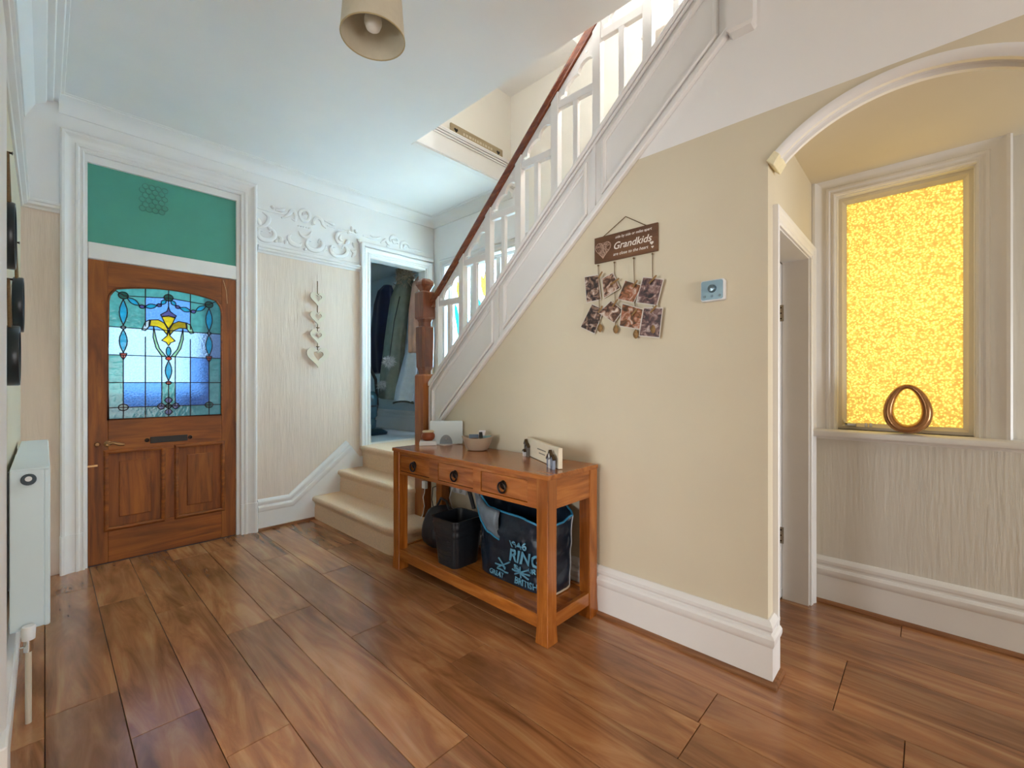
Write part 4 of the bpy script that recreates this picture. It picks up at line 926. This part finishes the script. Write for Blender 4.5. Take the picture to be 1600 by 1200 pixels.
card('lighter', (.020, -.012, .083), .010, .030, -.35, cy_ + .4, mat('black gloss', '0e1210', .25), 'black lighter sticking up out of the oval bowl', 'lighter', .006)
card('paper_slip', (.048, .012, .098), .022, .024, -.6, cy_ - .3, mat('white paper', 'e6dfe0', .8), 'folded white paper at the back of the oval bowl', 'paper')
card('packet', (.052, -.030, .080), .026, .012, -.9, cy_, mat('teal foil', '6f9298', .3), 'teal foil packet at the right side of the oval bowl', 'packet')
tag(MB().lathe([(0, 0), (.022, .002), (.030, .012), (.022, .024), (0, .026)], bc + Vector((-.03, -.002, .055)), 16).build('leather_pouch', mat('brown leather', '5a4030', .6, .2, 30), smooth=True), 'rounded brown leather pouch at the left of the oval bowl', 'pouch', 'odds and ends in the oval bowl')
tag(MB().lathe([(0, 0), (.020, .002), (.026, .009), (.020, .016), (0, .017)], bc + Vector((.012, -.035, .062)), 16).build('round_tin', mat('olive tin', '4d4f38', .4, .2, 30, metal=.4), smooth=True), 'small olive tin near the front of the oval bowl', 'tin', 'odds and ends in the oval bowl')
# wooden plaque with little metal houses
A, B = Vector((1.955, 1.735, tz)), Vector((1.725, 1.318, tz))
dv = (B - A); Lp = dv.length; dv.normalize(); nv = Vector((-dv.y, dv.x, 0)); nv = nv if nv.dot(Vector((-1, -1, 0))) > 0 else -nv
pq = thing('wooden_plaque', (A + B) / 2, 'pale wooden plaque with small metal houses at both ends', 'plaque')
PLW = mat('pale plaque wood', 'e6d8bf', .65, .06, 18, (1, .3, 1))
def pp(a, z, d=0): return A + dv * a + Vector((0, 0, z)) + nv * d
MB().prism([pp(0, .002), pp(Lp, .002), pp(Lp, .104), pp(0, .104)], -nv * .022).build('board', PLW, pq, bevel=.002)
def house(a0, w, h, roof, m, nm='house', d=.004):
    o = MB().prism([pp(a0, .0, d), pp(a0 + w * .30, .0, d), pp(a0 + w * .30, h * .3, d), pp(a0 + w * .62, h * .3, d), pp(a0 + w * .62, 0, d), pp(a0 + w, .0, d), pp(a0 + w, h, d), pp(a0 + w / 2, h + roof, d), pp(a0, h, d)], nv * .014).build(nm, m, pq)
    MB().sweep([(-.002, 0), (-.002, .016), (.004, .016), (.004, 0)], [pp(a0 - .004, h - .004, d), pp(a0 + w / 2, h + roof, d), pp(a0 + w + .004, h - .004, d)], nv).build('roof', mat('weathered bronze', '4b3a22', .45, .3, 40, metal=.5), o)
HM1 = mat('brushed pewter', '7f7c78', .4, .2, 50, metal=.5); HM2 = mat('white enamel', 'e6e4e2', .35, .03); HM3 = mat('blue grey enamel', '828c9e', .4, .1)
house(.02, .030, .070, .020, HM1); house(.046, .030, .058, .012, HM1); house(.034, .020, .030, .006, HM2, d=.018)
house(Lp - .085, .022, .045, .014, HM3, d=.014); house(Lp - .066, .028, .062, .022, HM2, d=.014); house(Lp - .040, .034, .050, .016, HM3, d=.014)
INK = mat('faded ink', '6f675c', .8)
for z, w0, w1 in ((.060, .40, .66), (.040, .45, .61)):     # two lines of print too small to read
    mb = MB(); a = w0 * Lp
    while a < w1 * Lp:
        w_ = rnd.uniform(.006, .014); mb.prism([pp(a, z, .0004), pp(a + w_, z, .0004), pp(a + w_, z + .006, .0004), pp(a, z + .006, .0004)], nv * .0004); a += w_ + .003
    mb.build('faint_print', INK, pq)

# ------------------------------------------------------------------ under the table
zb = .127
# black ribbed plastic tub
tub = thing('waste_tub', (1.72, 2.08, zb), 'black ribbed plastic tub between the soft holdall and the big shopper', 'tub')
def rr_ring(cx, cy, hx_, hy_, r, z, n=5):
    pts = []
    for sx, sy, a0 in ((1, 1, 0), (-1, 1, PI / 2), (-1, -1, PI), (1, -1, 3 * PI / 2)):
        for k in range(n): t = a0 + PI / 2 * k / (n - 1); pts.append((cx + sx * (hx_ - r) + r * math.cos(t), cy + sy * (hy_ - r) + r * math.sin(t), z))
    return pts
rs = []
H_ = .275
for k in range(25):
    f = k / 24; hxx = .095 + .022 * f; hyy = .090 + .026 * f; rib = .0035 * (1 if (k % 4 == 1 and k > 15) else 0)
    rs.append(rr_ring(1.722, 2.080, hxx + rib, hyy + rib, .035, zb + H_ * f - (0)))
rs.append(rr_ring(1.722, 2.080, .123, .122, .035, zb + H_)); rs.append(rr_ring(1.722, 2.080, .123, .122, .035, zb + H_ + .006)); rs.append(rr_ring(1.722, 2.080, .112, .111, .033, zb + H_ + .006))
for f in (.8, .5, .2, .03): rs.append(rr_ring(1.722, 2.080, .088 + .022 * f, .083 + .026 * f, .033, zb + H_ * f + .004))
MB().rings(rs).build('tub_body', mat('black tub plastic', '1b2026', .36, .1, 20), tub, smooth=True, angle=50)
for k in range(5):
    xr = 1.722 - .0965 - .022 * (.12 + .11 * k); zr_ = zb + H_ * (.12 + .11 * k)
    MB().tube([(xr, 2.025, zr_ + .006), (xr, 2.05, zr_), (xr, 2.11, zr_), (xr, 2.135, zr_ + .006)], .003, 6).build('raised_rib', MATS['black tub plastic'], tub)
# soft black holdall lying behind the tub
hb = MB(); rs = []
for k in range(17):
    f = k / 16; y = 2.205 + .275 * f; s = math.sin(PI * (.04 + .92 * f)) ** .5
    ring = []
    for i in range(24):
        t = 2 * PI * i / 24; nz = noise.noise(Vector((f * 4, math.cos(t) * 1.5, math.sin(t) * 1.5))) * .018
        rx, rz = .125 * s + nz, (.115 * s + nz) * (1.1 if math.sin(t) > 0 else .95)
        ring.append((1.80 + rx * math.cos(t), y, max(zb + .001, zb + .105 + rz * math.sin(t) + .05 * s * max(0, math.sin(t)))))
    rs.append(ring)
hb = hb.rings(rs).build('holdall', mat('soft black nylon', '24252b', .55, .15, 15, bump=.3, bscale=30), smooth=True, angle=80)
tag(hb, 'soft black nylon holdall lying behind the ribbed tub', 'bag')
sd = MB().tube([(1.80, 2.26, zb + .26), (1.80, 2.29, zb + .31), (1.81, 2.36, zb + .315), (1.81, 2.40, zb + .26)], .008, 8).build('strap', BLACKP, hb, smooth=True)
# big shopping bag
bg_ = thing('shopping_bag', (1.83, 1.62, zb), 'large crumpled dark blue shopper with pale blue print and binding', 'bag')
BAGM = mat('dark woven plastic', '17222f', .30, .45, 9, bump=1.0, bscale=16)
BAGI = mat('bag lining', '0c1020', .6, .2, 9)
BAGG = mat('grey blue bag panel', '66717c', .42, .35, 11, bump=.7, bscale=24)
BIND = mat('light blue binding', '2f86ae', .5, .05)
PRNT = mat('pale blue print', '5b93ad', .5, .12, 40)
bcx, bcy, bhx, bhy = 1.842, 1.652, .122, .268
def bag_pt(t, f):
    """t around, f up 0..1"""
    c, s = math.cos(t), math.sin(t); e = .52
    x = math.copysign(abs(c) ** e, c); y = math.copysign(abs(s) ** e, s)
    top = .395 + .05 * s + .07 * max(0, c) - .035 * max(0, -c) * (1 - abs(s)) + .012 * math.sin(4 * t + 1)      # rim height varies
    if s > .3: top += .06 * (s - .3)
    z = zb + .003 + top * f
    fl_ = 1 + .04 * f
    cr = .022 * noise.noise(Vector((x * 2.1 + 5, y * 3.3, z * 9))) + .010 * noise.noise(Vector((x * 7, y * 11, z * 31)))
    k = min(1, f * 6)
    return Vector((bcx + bhx * fl_ * x + cr * k * (1 if abs(x) > .8 else .4), bcy + bhy * fl_ * y + cr * k, z))
nt_ = 72
rs = [[bag_pt(2 * PI * i / nt_, f) for i in range(nt_)] for f in [k / 22 for k in range(23)]]
inn = [[p + (Vector((bcx, bcy, p.z)) - p) * .025 for p in r] for r in rs]
MB().rings(rs + inn[::-1][:-4], cap0=True, cap1=True).build('bag_body', BAGM, bg_, smooth=True, angle=70)
MB().tube([p + Vector((0, 0, .002)) for p in rs[-1]], .0055, 6, closed=True).build('binding', BIND, bg_, smooth=True)
# folded-over flap at the left end of the rim
fp = []
for k in range(9):
    f = k / 8; row = []
    for j in range(13):
        g = j / 12; t = math.radians(92 + 86.3 * g ** .55); p = bag_pt(t, 1.0); o_ = Vector((math.cos(t), math.sin(t), 0))
        row.append(p + o_ * (.004 + .030 * math.sin(PI * min(1, f * 1.2)) * .6 + .010 * f) + Vector((-.006 * f, 0, .012 * math.sin(PI * min(1, f * 2)) - (.07 + .10 * g) * max(0, f - .12))) + Vector((noise.noise(Vector((g * 5, f * 5, 1))), noise.noise(Vector((g * 5, f * 5, 9))), 0)) * .008)
    fp.append(row)
mb = MB().add([p for r in fp for p in r], [(a * 13 + b, a * 13 + b + 1, (a + 1) * 13 + b + 1, (a + 1) * 13 + b) for a in range(8) for b in range(12)])
o = mb.build('folded_flap', BAGG, bg_, smooth=True, angle=180)
sm = o.modifiers.new('solid', 'SOLIDIFY'); sm.thickness = .002
MB().tube([p for p in fp[-1]], .005, 6).build('flap_binding', BIND, bg_, smooth=True)
MB().tube([fp[0][3] + Vector((0, 0, .01)), fp[0][1] + Vector((-.02, .05, .03)), fp[3][2] + Vector((-.01, .05, 0)), fp[6][3] + Vector((-.005, .03, -.04))], [.014, .017, .014, .011], 8).build('carry_handle', BLACKP, bg_, smooth=True)
def front(y, z):                                     # a point just proud of the bag's front face
    f = max(.02, min(.99, (z - zb) / .40)); best = None
    lo, hi = PI * .52, PI * 1.48
    for _ in range(30):
        m = (lo + hi) / 2
        if bag_pt(m, f).y > y: lo = m
        else: hi = m
    p = bag_pt(lo, f); top_f = f * .40 / max(.2, (bag_pt(lo, 1).z - zb)); p = bag_pt(lo, min(.99, top_f))
    return Vector((p.x - .013, y, z))
def btext(s, size, y, z, rot=0, shear=0): text_mb(s, size, lambda a, b: front(y - (a * math.cos(rot) - b * math.sin(rot)), z + a * math.sin(rot) + b * math.cos(rot)), shear=shear, align='LEFT', bold=.03).build('print', PRNT, bg_)
btext('1946', .056, 1.625, .338, .02); btext('RING', .090, 1.640, .262, .03, .2); btext('ED', .030, 1.60, .228); btext('UR', .034, 1.50, .232)
btext('GREAT', .036, 1.79, .150, .0); btext('BRITISH', .046, 1.60, .150, .02)
mb = MB()
for a, b in (((1.72, .20), (1.63, .25)), ((1.72, .25), (1.66, .205)), ((1.60, .195), (1.50, .245)), ((1.60, .245), (1.50, .195)), ((1.61, .22), (1.49, .22)), ((1.55, .19), (1.55, .25)), ((1.73, .19), (1.64, .19)), ((1.74, .215), (1.66, .215))):
    mb.tube([front(a[0] + (b[0] - a[0]) * k / 5, a[1] + (b[1] - a[1]) * k / 5) for k in range(6)], .0045, 5)
mb.build('flag_print', PRNT, bg_)
# white trim strip up the near end of the bag
MB().tube([bag_pt(math.radians(292), k / 10) + Vector((.0, -.004, 0)) for k in range(11)], .003, 6).build('white_piping', mat('white piping', 'c9ccd2', .5), bg_)
MB().tube([bag_pt(math.radians(a), .03) + Vector((0, -.004, -.006)) for a in range(235, 330, 8)], .005, 6).build('base_piping', mat('cream piping', 'cdb9a2', .6), bg_)
# sockets, plugs and leads behind the table
so = thing('wall_socket', (XS - .03, 2.42, .42), 'white double wall socket crowded with plugs under the table', 'socket')
MB().box(XS - .012, XS, 2.33, 2.48, .43, .52).build('socket_plate', PLASTIC, so, bevel=.004)
for y in (2.365, 2.425): MB().box(XS - .040, XS - .012, y, y + .038, .445, .495).build('plug', PLASTIC, so, bevel=.005)
MB().box(XS - .05, XS - .012, 2.34, 2.40, .50, .545).build('adaptor', PLASTIC, so, bevel=.005)
so2 = thing('extension_block', (XS - .03, 2.60, .22), 'white upright extension block beside the newel', 'extension lead')
MB().box(XS - .035, XS - .001, 2.570, 2.63, .215, .50).build('block_body', PLASTIC, so2, bevel=.006)
for z in (.26, .34, .42): MB().box(XS - .055, XS - .035, 2.582, 2.618, z, z + .04).build('plug', PLASTIC, so2, bevel=.005)
ch = thing('charger', (1.93, 2.72, .43), 'small square white charger hanging by the newel foot', 'charger')
MB().box(1.925, 1.949, 2.70, 2.745, .425, .48).build('charger_body', PLASTIC, ch, bevel=.004)
MB().tube([(1.935, 2.72, .426), (1.93, 2.715, .40), (1.925, 2.725, .36), (1.925, 2.71, .30), (1.92, 2.72, .24), (1.90, 2.72, .206)], .0035, 6).build('cable', PLASTIC, ch, smooth=True)
tag(MB().tube([(XS - .05, 2.60, .46), (XS - .075, 2.62, .45), (XS - .08, 2.625, .36), (XS - .07, 2.61, .27), (XS - .07, 2.60, .212)], .0035, 6).build('black_lead', BLACKP, smooth=True), 'thin black lead dropping from the extension block', 'cable')
tag(MB().tube([(XS - .045, 2.44, .46), (XS - .05, 2.46, .40), (XS - .05, 2.43, .34), (XS - .05, 2.36, .30), (XS - .05, 2.28, .305), (XS - .04, 2.2, .32)], .0035, 6).build('white_lead', PLASTIC, smooth=True), 'white lead curling below the double wall socket', 'cable')

# ================================================================== ON THE STAIR WALL
# photograph hanger
sy0, sy1, sz0, sz1 = 1.287, .937, 1.837, 1.972
ph = thing('photo_hanger', (XS, 1.112, 1.45), 'brown wooden sign with white lettering and pegged family photographs', 'wall hanging')
BRW = wood('walnut sign', '55351a', '6b4527', '7d5534', 'y', 20, .55)
xb = XS - .014
MB().box(xb, XS - .004, sy1, sy0, sz0, sz1).build('sign_board', BRW, ph, bevel=.0015)
MB().tube([(xb + .002, 1.235, sz1 - .002), (xb + .006, 1.108, 2.044), (xb + .002, .995, sz1 - .002)], .0022, 6).build('hanging_string', TWINE, ph)
WP = mat('white lettering', 'e8ddd2', .7)
def stx(s, size, y, z, sh=.25): text_mb(s, size, lambda a, b: Vector((xb - .0008, y - a, z + b)), shear=sh).build('lettering', WP, ph)
stx('side by side or miles apart', .0185, 1.065, 1.944); stx('Grandkids', .050, 1.072, 1.890, .3); stx('are close to the heart', .0215, 1.080, 1.858)
def heart(c, s, n=28): return [(c[0] + s * .0625 * 16 * math.sin(t) ** 3, c[1] + s * .0625 * (13 * math.cos(t) - 5 * math.cos(2 * t) - 2 * math.cos(3 * t) - math.cos(4 * t))) for t in [2 * PI * k / n for k in range(n)]]
mb = MB(); hpts = heart((1.234, 1.905), .046)
mb.tube([(xb - .001, y, z) for y, z in hpts], .0014, 5, closed=True)
for k in range(40):
    a, b = rnd.sample(hpts, 2); mb.tube([(xb - .001, *a), (xb - .001, *b)], .0009, 4)
mb.build('string_heart', mat('rose string', 'bd9c88', .8), ph)
for c, s in (((.966, 1.880), .0095), ((.962, 1.860), .0065)): MB().prism([(xb - .001, y, z) for y, z in heart(c, s)], (.001, 0, 0)).build('white_heart', WP, ph)
def pz(zx, zy, d=0.0): return onX(880 + zx / 5.218, 320 + zy / 5.218, XS - d)
PEG = wood('peg wood', '7a5a34', '9b7848', 'b3905c', 'z', 20, .6)
strs = [((285, 495), (300, 1000)), ((417, 470), (428, 1010)), ((575, 435), (592, 1050)), ((727, 400), (735, 1010))]
for a, b in strs:
    MB().tube([pz(*a, .010), pz(*b, .018)], .0018, 6).build('cord', TWINE, ph)
    e = pz(*b, .022); MB().lathe([(0, -.026), (.010, -.018), (.014, -.004), (.010, .010), (.004, .018), (0, .02)], e, 12).build('wooden_drop', PEG, ph, smooth=True)
    k = pz(*a, .012); MB().lathe([(0, -.008), (.006, 0), (0, .006)], k, 8).build('knot', TWINE, ph)
photos = [[(172, 585), (285, 565), (310, 775), (190, 803)], [(315, 600), (405, 550), (465, 680), (330, 765)], [(505, 612), (645, 655), (575, 800), (440, 770)], [(650, 585), (822, 605), (765, 825), (590, 800)],
          [(235, 805), (335, 850), (255, 1055), (138, 1000)], [(285, 880), (390, 780), (490, 860), (415, 965)], [(480, 800), (655, 850), (625, 1020), (455, 990)], [(655, 835), (815, 838), (785, 1088), (615, 1072)]]
def photo_mat(i):
    m, nt, out = base('photo print %d' % i); p = N(nt, 'ShaderNodeBsdfPrincipled'); p.inputs['Roughness'].default_value = .3
    tc = N(nt, 'ShaderNodeTexCoord'); mp = N(nt, 'ShaderNodeMapping'); mp.inputs['Location'].default_value = (i * 3.7, i * 1.3, i * 2.1); mp.inputs['Scale'].default_value = (1, 1, 1.2)
    nt.links.new(tc.outputs['Object'], mp.inputs[0])
    nz = N(nt, 'ShaderNodeTexNoise'); nz.inputs['Scale'].default_value = 26; nz.inputs['Detail'].default_value = 2; nz.inputs['Distortion'].default_value = 1.2
    nt.links.new(mp.outputs[0], nz.inputs['Vector']); rp = N(nt, 'ShaderNodeValToRGB'); e = rp.color_ramp.elements
    cols = [('2b2426', '4a3a36', '9a7a68', 'd2c0b4'), ('3a2c28', '6b4c3c', 'b08a74', 'd8c8bc'), ('40332c', '7a5236', 'a8684a', 'cbb6a6'), ('2e2a30', '5e4646', '8b6c66', 'c4b4ae')][i % 4]
    e[0].position = .34; e[0].color = hx(cols[0]); e[1].position = .70; e[1].color = hx(cols[3]); a = e.new(.47); a.color = hx(cols[1]); b = e.new(.57); b.color = hx(cols[2])
    nt.links.new(nz.outputs['Fac'], rp.inputs[0]); nt.links.new(rp.outputs[0], p.inputs['Base Color']); nt.links.new(p.outputs[0], out.inputs[0])
    return m
CARDW = mat('photo paper edge', 'd9d0c6', .5)
for i, q in enumerate(photos):
    d = .013 + .0035 * (i % 4) + (.002 if i > 3 else 0)
    pts = [pz(x, y, d) for x, y in q]
    o = MB().prism(pts, (.0012, 0, 0)).build('photograph', CARDW, ph)
    cen = sum(pts, Vector()) / 4; ins = [cen + (p - cen) * .93 - Vector((.0005, 0, 0)) for p in pts]
    MB().prism(ins, (.0004, 0, 0)).build('photo_image', photo_mat(i), o)
pegs = [((318, 545), (285, 600)), ((455, 600), (385, 650)), ((605, 615), (565, 670)), ((760, 575), (700, 640)), ((320, 825), (285, 880)), ((445, 770), (400, 830)), ((600, 850), (560, 900)), ((760, 820), (710, 880))]
for i, (a, b) in enumerate(pegs):
    p, q = pz(*a, .032), pz(*b, .032); MB().tube([p, (p + q) / 2, q], [.004, .005, .0045], 6).build('clothes_peg', PEG, ph)
# thermostat
th = thing('thermostat', (XS, .6825, 1.56), 'square white room thermostat with a round dial on the cream wall', 'thermostat')
def rsq(cy, cz, hy, hz, r, x): return [(x, cy + a, cz + z) for a, z in rrect(hy, -hz, hz, r)]
MB().prism(rsq(.6825, 1.61, .050, .046, .010, XS - .026), (.026, 0, 0)).build('casing', PLASTIC, th, bevel=.003)
MB().prism(rsq(.684, 1.611, .045, .041, .008, XS - .028), (.003, 0, 0)).build('face', mat('blue grey brushed face', '809ba8', .3, .06, 10, metal=.3), th)
MB().lathe([(.0, -.018), (.013, -.016), (.016, -.010), (.018, 0)], (XS - .028, .683, 1.617), 24, 'x').build('dial', mat('steel dial', '6d7f88', .25, .05, metal=.6), th, smooth=True)
for y in (.715, .684, .652): MB().lathe([(0, -.002), (.005, -.002), (.006, 0)], (XS - .028, y, 1.585), 12, 'x').build('button', mat('grey button', '6f858f', .4), th)

# ================================================================== HEARTS ON THE DOOR WALL
hg = thing('heart_garland', (1.679, YD, 1.37), 'string of four cream cut-out hearts on the ribbed wall', 'wall hanging')
HC = mat('cream painted wood', 'e3d6c0', .6, .04)
hs = [(1.965, .070, 'z'), (1.797, .070, 'z'), (1.630, .070, 'z'), (1.450, .100, 'z')]
for z, s, _ in hs:
    out_ = heart((1.679, z), s, 40); inn_ = heart((1.679, z + .004), s * .46, 40)
    n = 40; yf_ = YD - .030
    mb = MB(); V_ = [(x, yf_, q) for x, q in out_] + [(x, yf_, q) for x, q in inn_] + [(x, yf_ + .010, q) for x, q in out_] + [(x, yf_ + .010, q) for x, q in inn_]
    Fq = []
    for i in range(n):
        j = (i + 1) % n
        Fq += [(i, j, n + j, n + i), (2 * n + i, 3 * n + i, 3 * n + j, 2 * n + j), (i, 2 * n + i, 2 * n + j, j), (n + i, n + j, 3 * n + j, 3 * n + i)]
    mb.add(V_, Fq).build('wooden_heart', HC, hg)
zt = [2.12, 1.995, 1.830, 1.663, 1.50]
for a, b in ((2.12, 2.00), (1.91, 1.83), (1.742, 1.662), (1.575, 1.50)): MB().tube([(1.679, YD - .014, a), (1.679, YD - .014, b)], .0035, 6).build('string', TWINE, hg)
for z in (2.0, 1.70, 1.53): MB().tube([(1.665, YD - .02, z + .004), (1.679, YD - .02, z), (1.693, YD - .02, z + .004)], .004, 6).build('bow', TWINE, hg)

# plaque upstairs
ps = MB().box(2.232, 2.822, OY1 - .008, OY1 + .010, ZC + .2105, ZC + .295).build('keyhole_plaque', wood('pale oak plaque', '9c8664', 'b8a27e', 'c9b592', 'x', 18, .6), bevel=.002)
tag(ps, 'long pale oak plaque with two dark hearts painted as cut-outs standing on the stairwell fascia', 'plaque')
MB().box(OX, XW, OY1 - .040, OY1 + .036, ZC + .195, ZC + .21).build('ledge', WHITE, fa, bevel=.003)
HOLE_SHADE = mat('painted hole shade', '1d1812', .9)
for x in (2.285, 2.765):
    MB().prism([(px_, OY1 - .0088, pz_) for px_, pz_ in heart((x, ZC + .252), .020, 20)], (0, .001, 0)).build('dark_heart', HOLE_SHADE, ps)  # dark hearts laid on the board as the shade of holes
mb = MB(); x = 2.36
while x < 2.69:
    w_ = rnd.uniform(.012, .03); mb.box(x, x + w_, OY1 - .0088, OY1 - .008, ZC + .242, ZC + .262); x += w_ + .012
mb.build('faded_print', mat('chalky print', 'cdbfa4', .8), ps)

# ================================================================== COATS AND VACUUM CLEANER IN THE CUPBOARD
def garment(nm, secs, m, label, cat, seed, folds=7, amp=.022, parts=None):
    """secs: (z, cx, cy, half-x, half-y)"""
    t0 = thing(nm, (secs[-1][1], secs[-1][2], secs[-1][0]), label, cat)
    rs = []; n = 56; K = 5
    full = []
    for a, b in zip(secs, secs[1:]):
        for k in range(K): full.append([x + (y - x) * k / K for x, y in zip(a, b)])
    full.append(list(secs[-1])); L_ = len(full)
    for j, (z, cx, cy, hx_, hy_) in enumerate(full):
        f = j / (L_ - 1); ring = []
        for i in range(n):
            t = 2 * PI * i / n
            w_ = 1 + amp / max(.03, min(hx_, hy_)) * f * math.sin(folds * t + seed + .8 * math.sin(3 * f + seed)) * .6 + .10 * noise.noise(Vector((math.cos(t) * 2 + seed, math.sin(t) * 2, z * 3)))
            ring.append((cx + hx_ * w_ * math.cos(t), cy + hy_ * w_ * math.sin(t), z + .012 * math.sin(2 * t + seed) * f))
        rs.append(ring)
    MB().rings(rs).build('cloth', m, t0, smooth=True, angle=180)
    return t0
def fluff(c, r, sq_, m, parent, nm, count=260, L_=.05, seed=1):
    R_ = random.Random(seed); mb = MB(); c = Vector(c)
    for k in range(count):
        d = Vector((R_.gauss(0, 1), R_.gauss(0, 1), R_.gauss(0, 1))).normalized()
        p = c + Vector((d.x * r * sq_[0], d.y * r * sq_[1], d.z * r * sq_[2])) * .72; q = p + (d + Vector((R_.uniform(-.4, .4), R_.uniform(-.4, .4), R_.uniform(-.6, .2)))) * L_ * R_.uniform(.6, 1.1)
        u = d.orthogonal().normalized() * r * .10; w_ = d.cross(u)
        mb.add([p + u, p - u * .5 + w_ * .87, p - u * .5 - w_ * .87, q], [(0, 1, 3), (1, 2, 3), (2, 0, 3)])
    pr2 = [(r * .82 * math.sin(PI * k / 8), -r * .82 * math.cos(PI * k / 8)) for k in range(9)]
    rs = [[c + Vector((a * math.cos(2 * PI * i / 14) * sq_[0], a * math.sin(2 * PI * i / 14) * sq_[1], h * sq_[2])) for i in range(14)] for a, h in pr2]
    mb.rings(rs)
    o = mb.build(nm, m, parent); o['kind'] = 'stuff'; return o
NAVY = mat('navy wool', '101a3a', .9, .25, 10, bump=.3, bscale=80, sheen=.3)
KHAK = mat('grey green cotton', '7d867c', .85, .12, 14, bump=.3, bscale=120)
PINK = mat('dusty pink quilting', 'cf9f88', .6, .08, 10, bump=.25, bscale=25)
PALE = mat('pale fleece', 'c6d2dc', .9, .06, 20, bump=.5, bscale=90)
FUR = mat('grey brown fur', 'b0a18c', .9, .25, 60); FURG = mat('silver grey fur', 'b3b1b2', .9, .3, 60)
garment('navy_coat', [(2.44, 2.98, 4.98, .05, .05), (2.36, 2.97, 5.00, .10, .10), (2.20, 2.96, 5.04, .11, .16), (1.75, 2.95, 5.08, .11, .19), (1.40, 2.95, 5.08, .10, .18), (1.33, 2.95, 5.08, .09, .16)], NAVY, 'dark navy coat hanging deepest in the cupboard', 'coat', 1.0)
pk = garment('parka', [(2.50, 2.92, 4.46, .05, .05), (2.40, 2.91, 4.48, .09, .10), (2.20, 2.89, 4.55, .10, .14), (1.70, 2.87, 4.64, .10, .15), (1.25, 2.85, 4.67, .11, .16), (1.02, 2.84, 4.68, .12, .17)], KHAK, 'grey green parka with a fur hood and pompom drawstrings', 'coat', 2.2)
fluff((2.90, 4.46, 2.46), .115, (.8, .8, 1.45), FUR, pk, 'fur_hood', 520, .06, 3)
fluff((2.66, 4.42, 1.45), .062, (1, 1, 1), FURG, pk, 'pompom', 260, .04, 5)
fluff((2.69, 4.62, 1.18), .050, (1, 1, 1), FURG, pk, 'pompom', 200, .035, 6)
MB().tube([(2.80, 4.42, 2.2), (2.72, 4.41, 1.9), (2.67, 4.42, 1.5)], .006, 6).build('drawstring', mat('dark cord', '2a2e2c', .8), pk)
garment('pink_jacket', [(2.44, 3.00, 4.27, .04, .05), (2.34, 2.98, 4.27, .09, .08), (2.05, 2.96, 4.28, .11, .10), (1.70, 2.96, 4.29, .11, .10), (1.56, 2.96, 4.30, .10, .09)], PINK, 'dusty pink quilted jacket hanging next to the newel', 'jacket', .4)
pf = garment('pale_fleece', [(2.10, 3.02, 4.40, .04, .04), (1.8, 3.00, 4.40, .06, .06), (1.5, 2.95, 4.41, .08, .09), (1.15, 2.89, 4.43, .10, .12), (0.99, 2.87, 4.45, .10, .12)], PALE, 'pale fleece lined coat with a dark hem below the parka', 'coat', 3.1, folds=5)
mb = MB().tube([(2.87 + .108 * math.cos(t), 4.45 + .130 * math.sin(t), .985 + .012 * math.sin(2 * t)) for t in [2 * PI * k / 30 for k in range(30)]], .011, 6, closed=True); mb.build('dark_hem', mat('dark hem tape', '31372f', .8), pf, smooth=True)
hk = thing('coat_hooks', (3.13, 4.6, 2.40), 'row of coat hooks on the cupboard wall', 'hooks')
MB().box(3.115, 3.14, 4.15, 5.2, 2.40, 2.48).build('hook_rail', WHITE, hk)
for y in (4.30, 4.46, 4.62, 4.86): MB().tube([(3.115, y, 2.45), (3.03, y, 2.43), (2.98, y, 2.45)], .007, 8).build('hook', CHROME, hk)
vcu = thing('vacuum_cleaner', (2.60, 4.72, .605), 'dark upright vacuum cleaner standing on the cupboard floor', 'vacuum cleaner')
VD = mat('dark petrol plastic', '1b3440', .3, .1, 10); VC = mat('smoky clear bin', '4f7284', .15, .1, 10)
MB().rings([rr_ring(2.60, 4.70, .15, .12, .04, .612), rr_ring(2.60, 4.70, .155, .125, .04, .64), rr_ring(2.60, 4.72, .11, .09, .04, .675)]).build('floor_head', VD, vcu, smooth=True, angle=50)
MB().lathe([(.05, 0), (.07, .02), (.075, .10), (.055, .12), (.085, .15), (.085, .34), (.09, .36), (.075, .40), (.05, .44)], (2.60, 4.74, .67), 24).build('dust_bin', VC, vcu, smooth=True, angle=50)
MB().lathe([(.087, 0), (.09, .01), (.087, .02)], (2.60, 4.74, .93), 24).build('bin_band', VD, vcu, smooth=True)
MB().tube([(2.60, 4.80, .70), (2.60, 4.82, 1.2), (2.60, 4.83, 1.52)], .022, 10).build('upright_tube', mat('pale blue tube', '6f93a5', .3), vcu, smooth=True)
MB().tube([(2.60, 4.83, 1.5), (2.58, 4.80, 1.60), (2.56, 4.76, 1.62)], .016, 10).build('hand_grip', VD, vcu, smooth=True)
MB().tube([(2.66, 4.76, .75), (2.72, 4.78, .95), (2.71, 4.80, 1.25), (2.64, 4.82, 1.40)], .018, 8).build('hose', BLACKP, vcu, smooth=True)
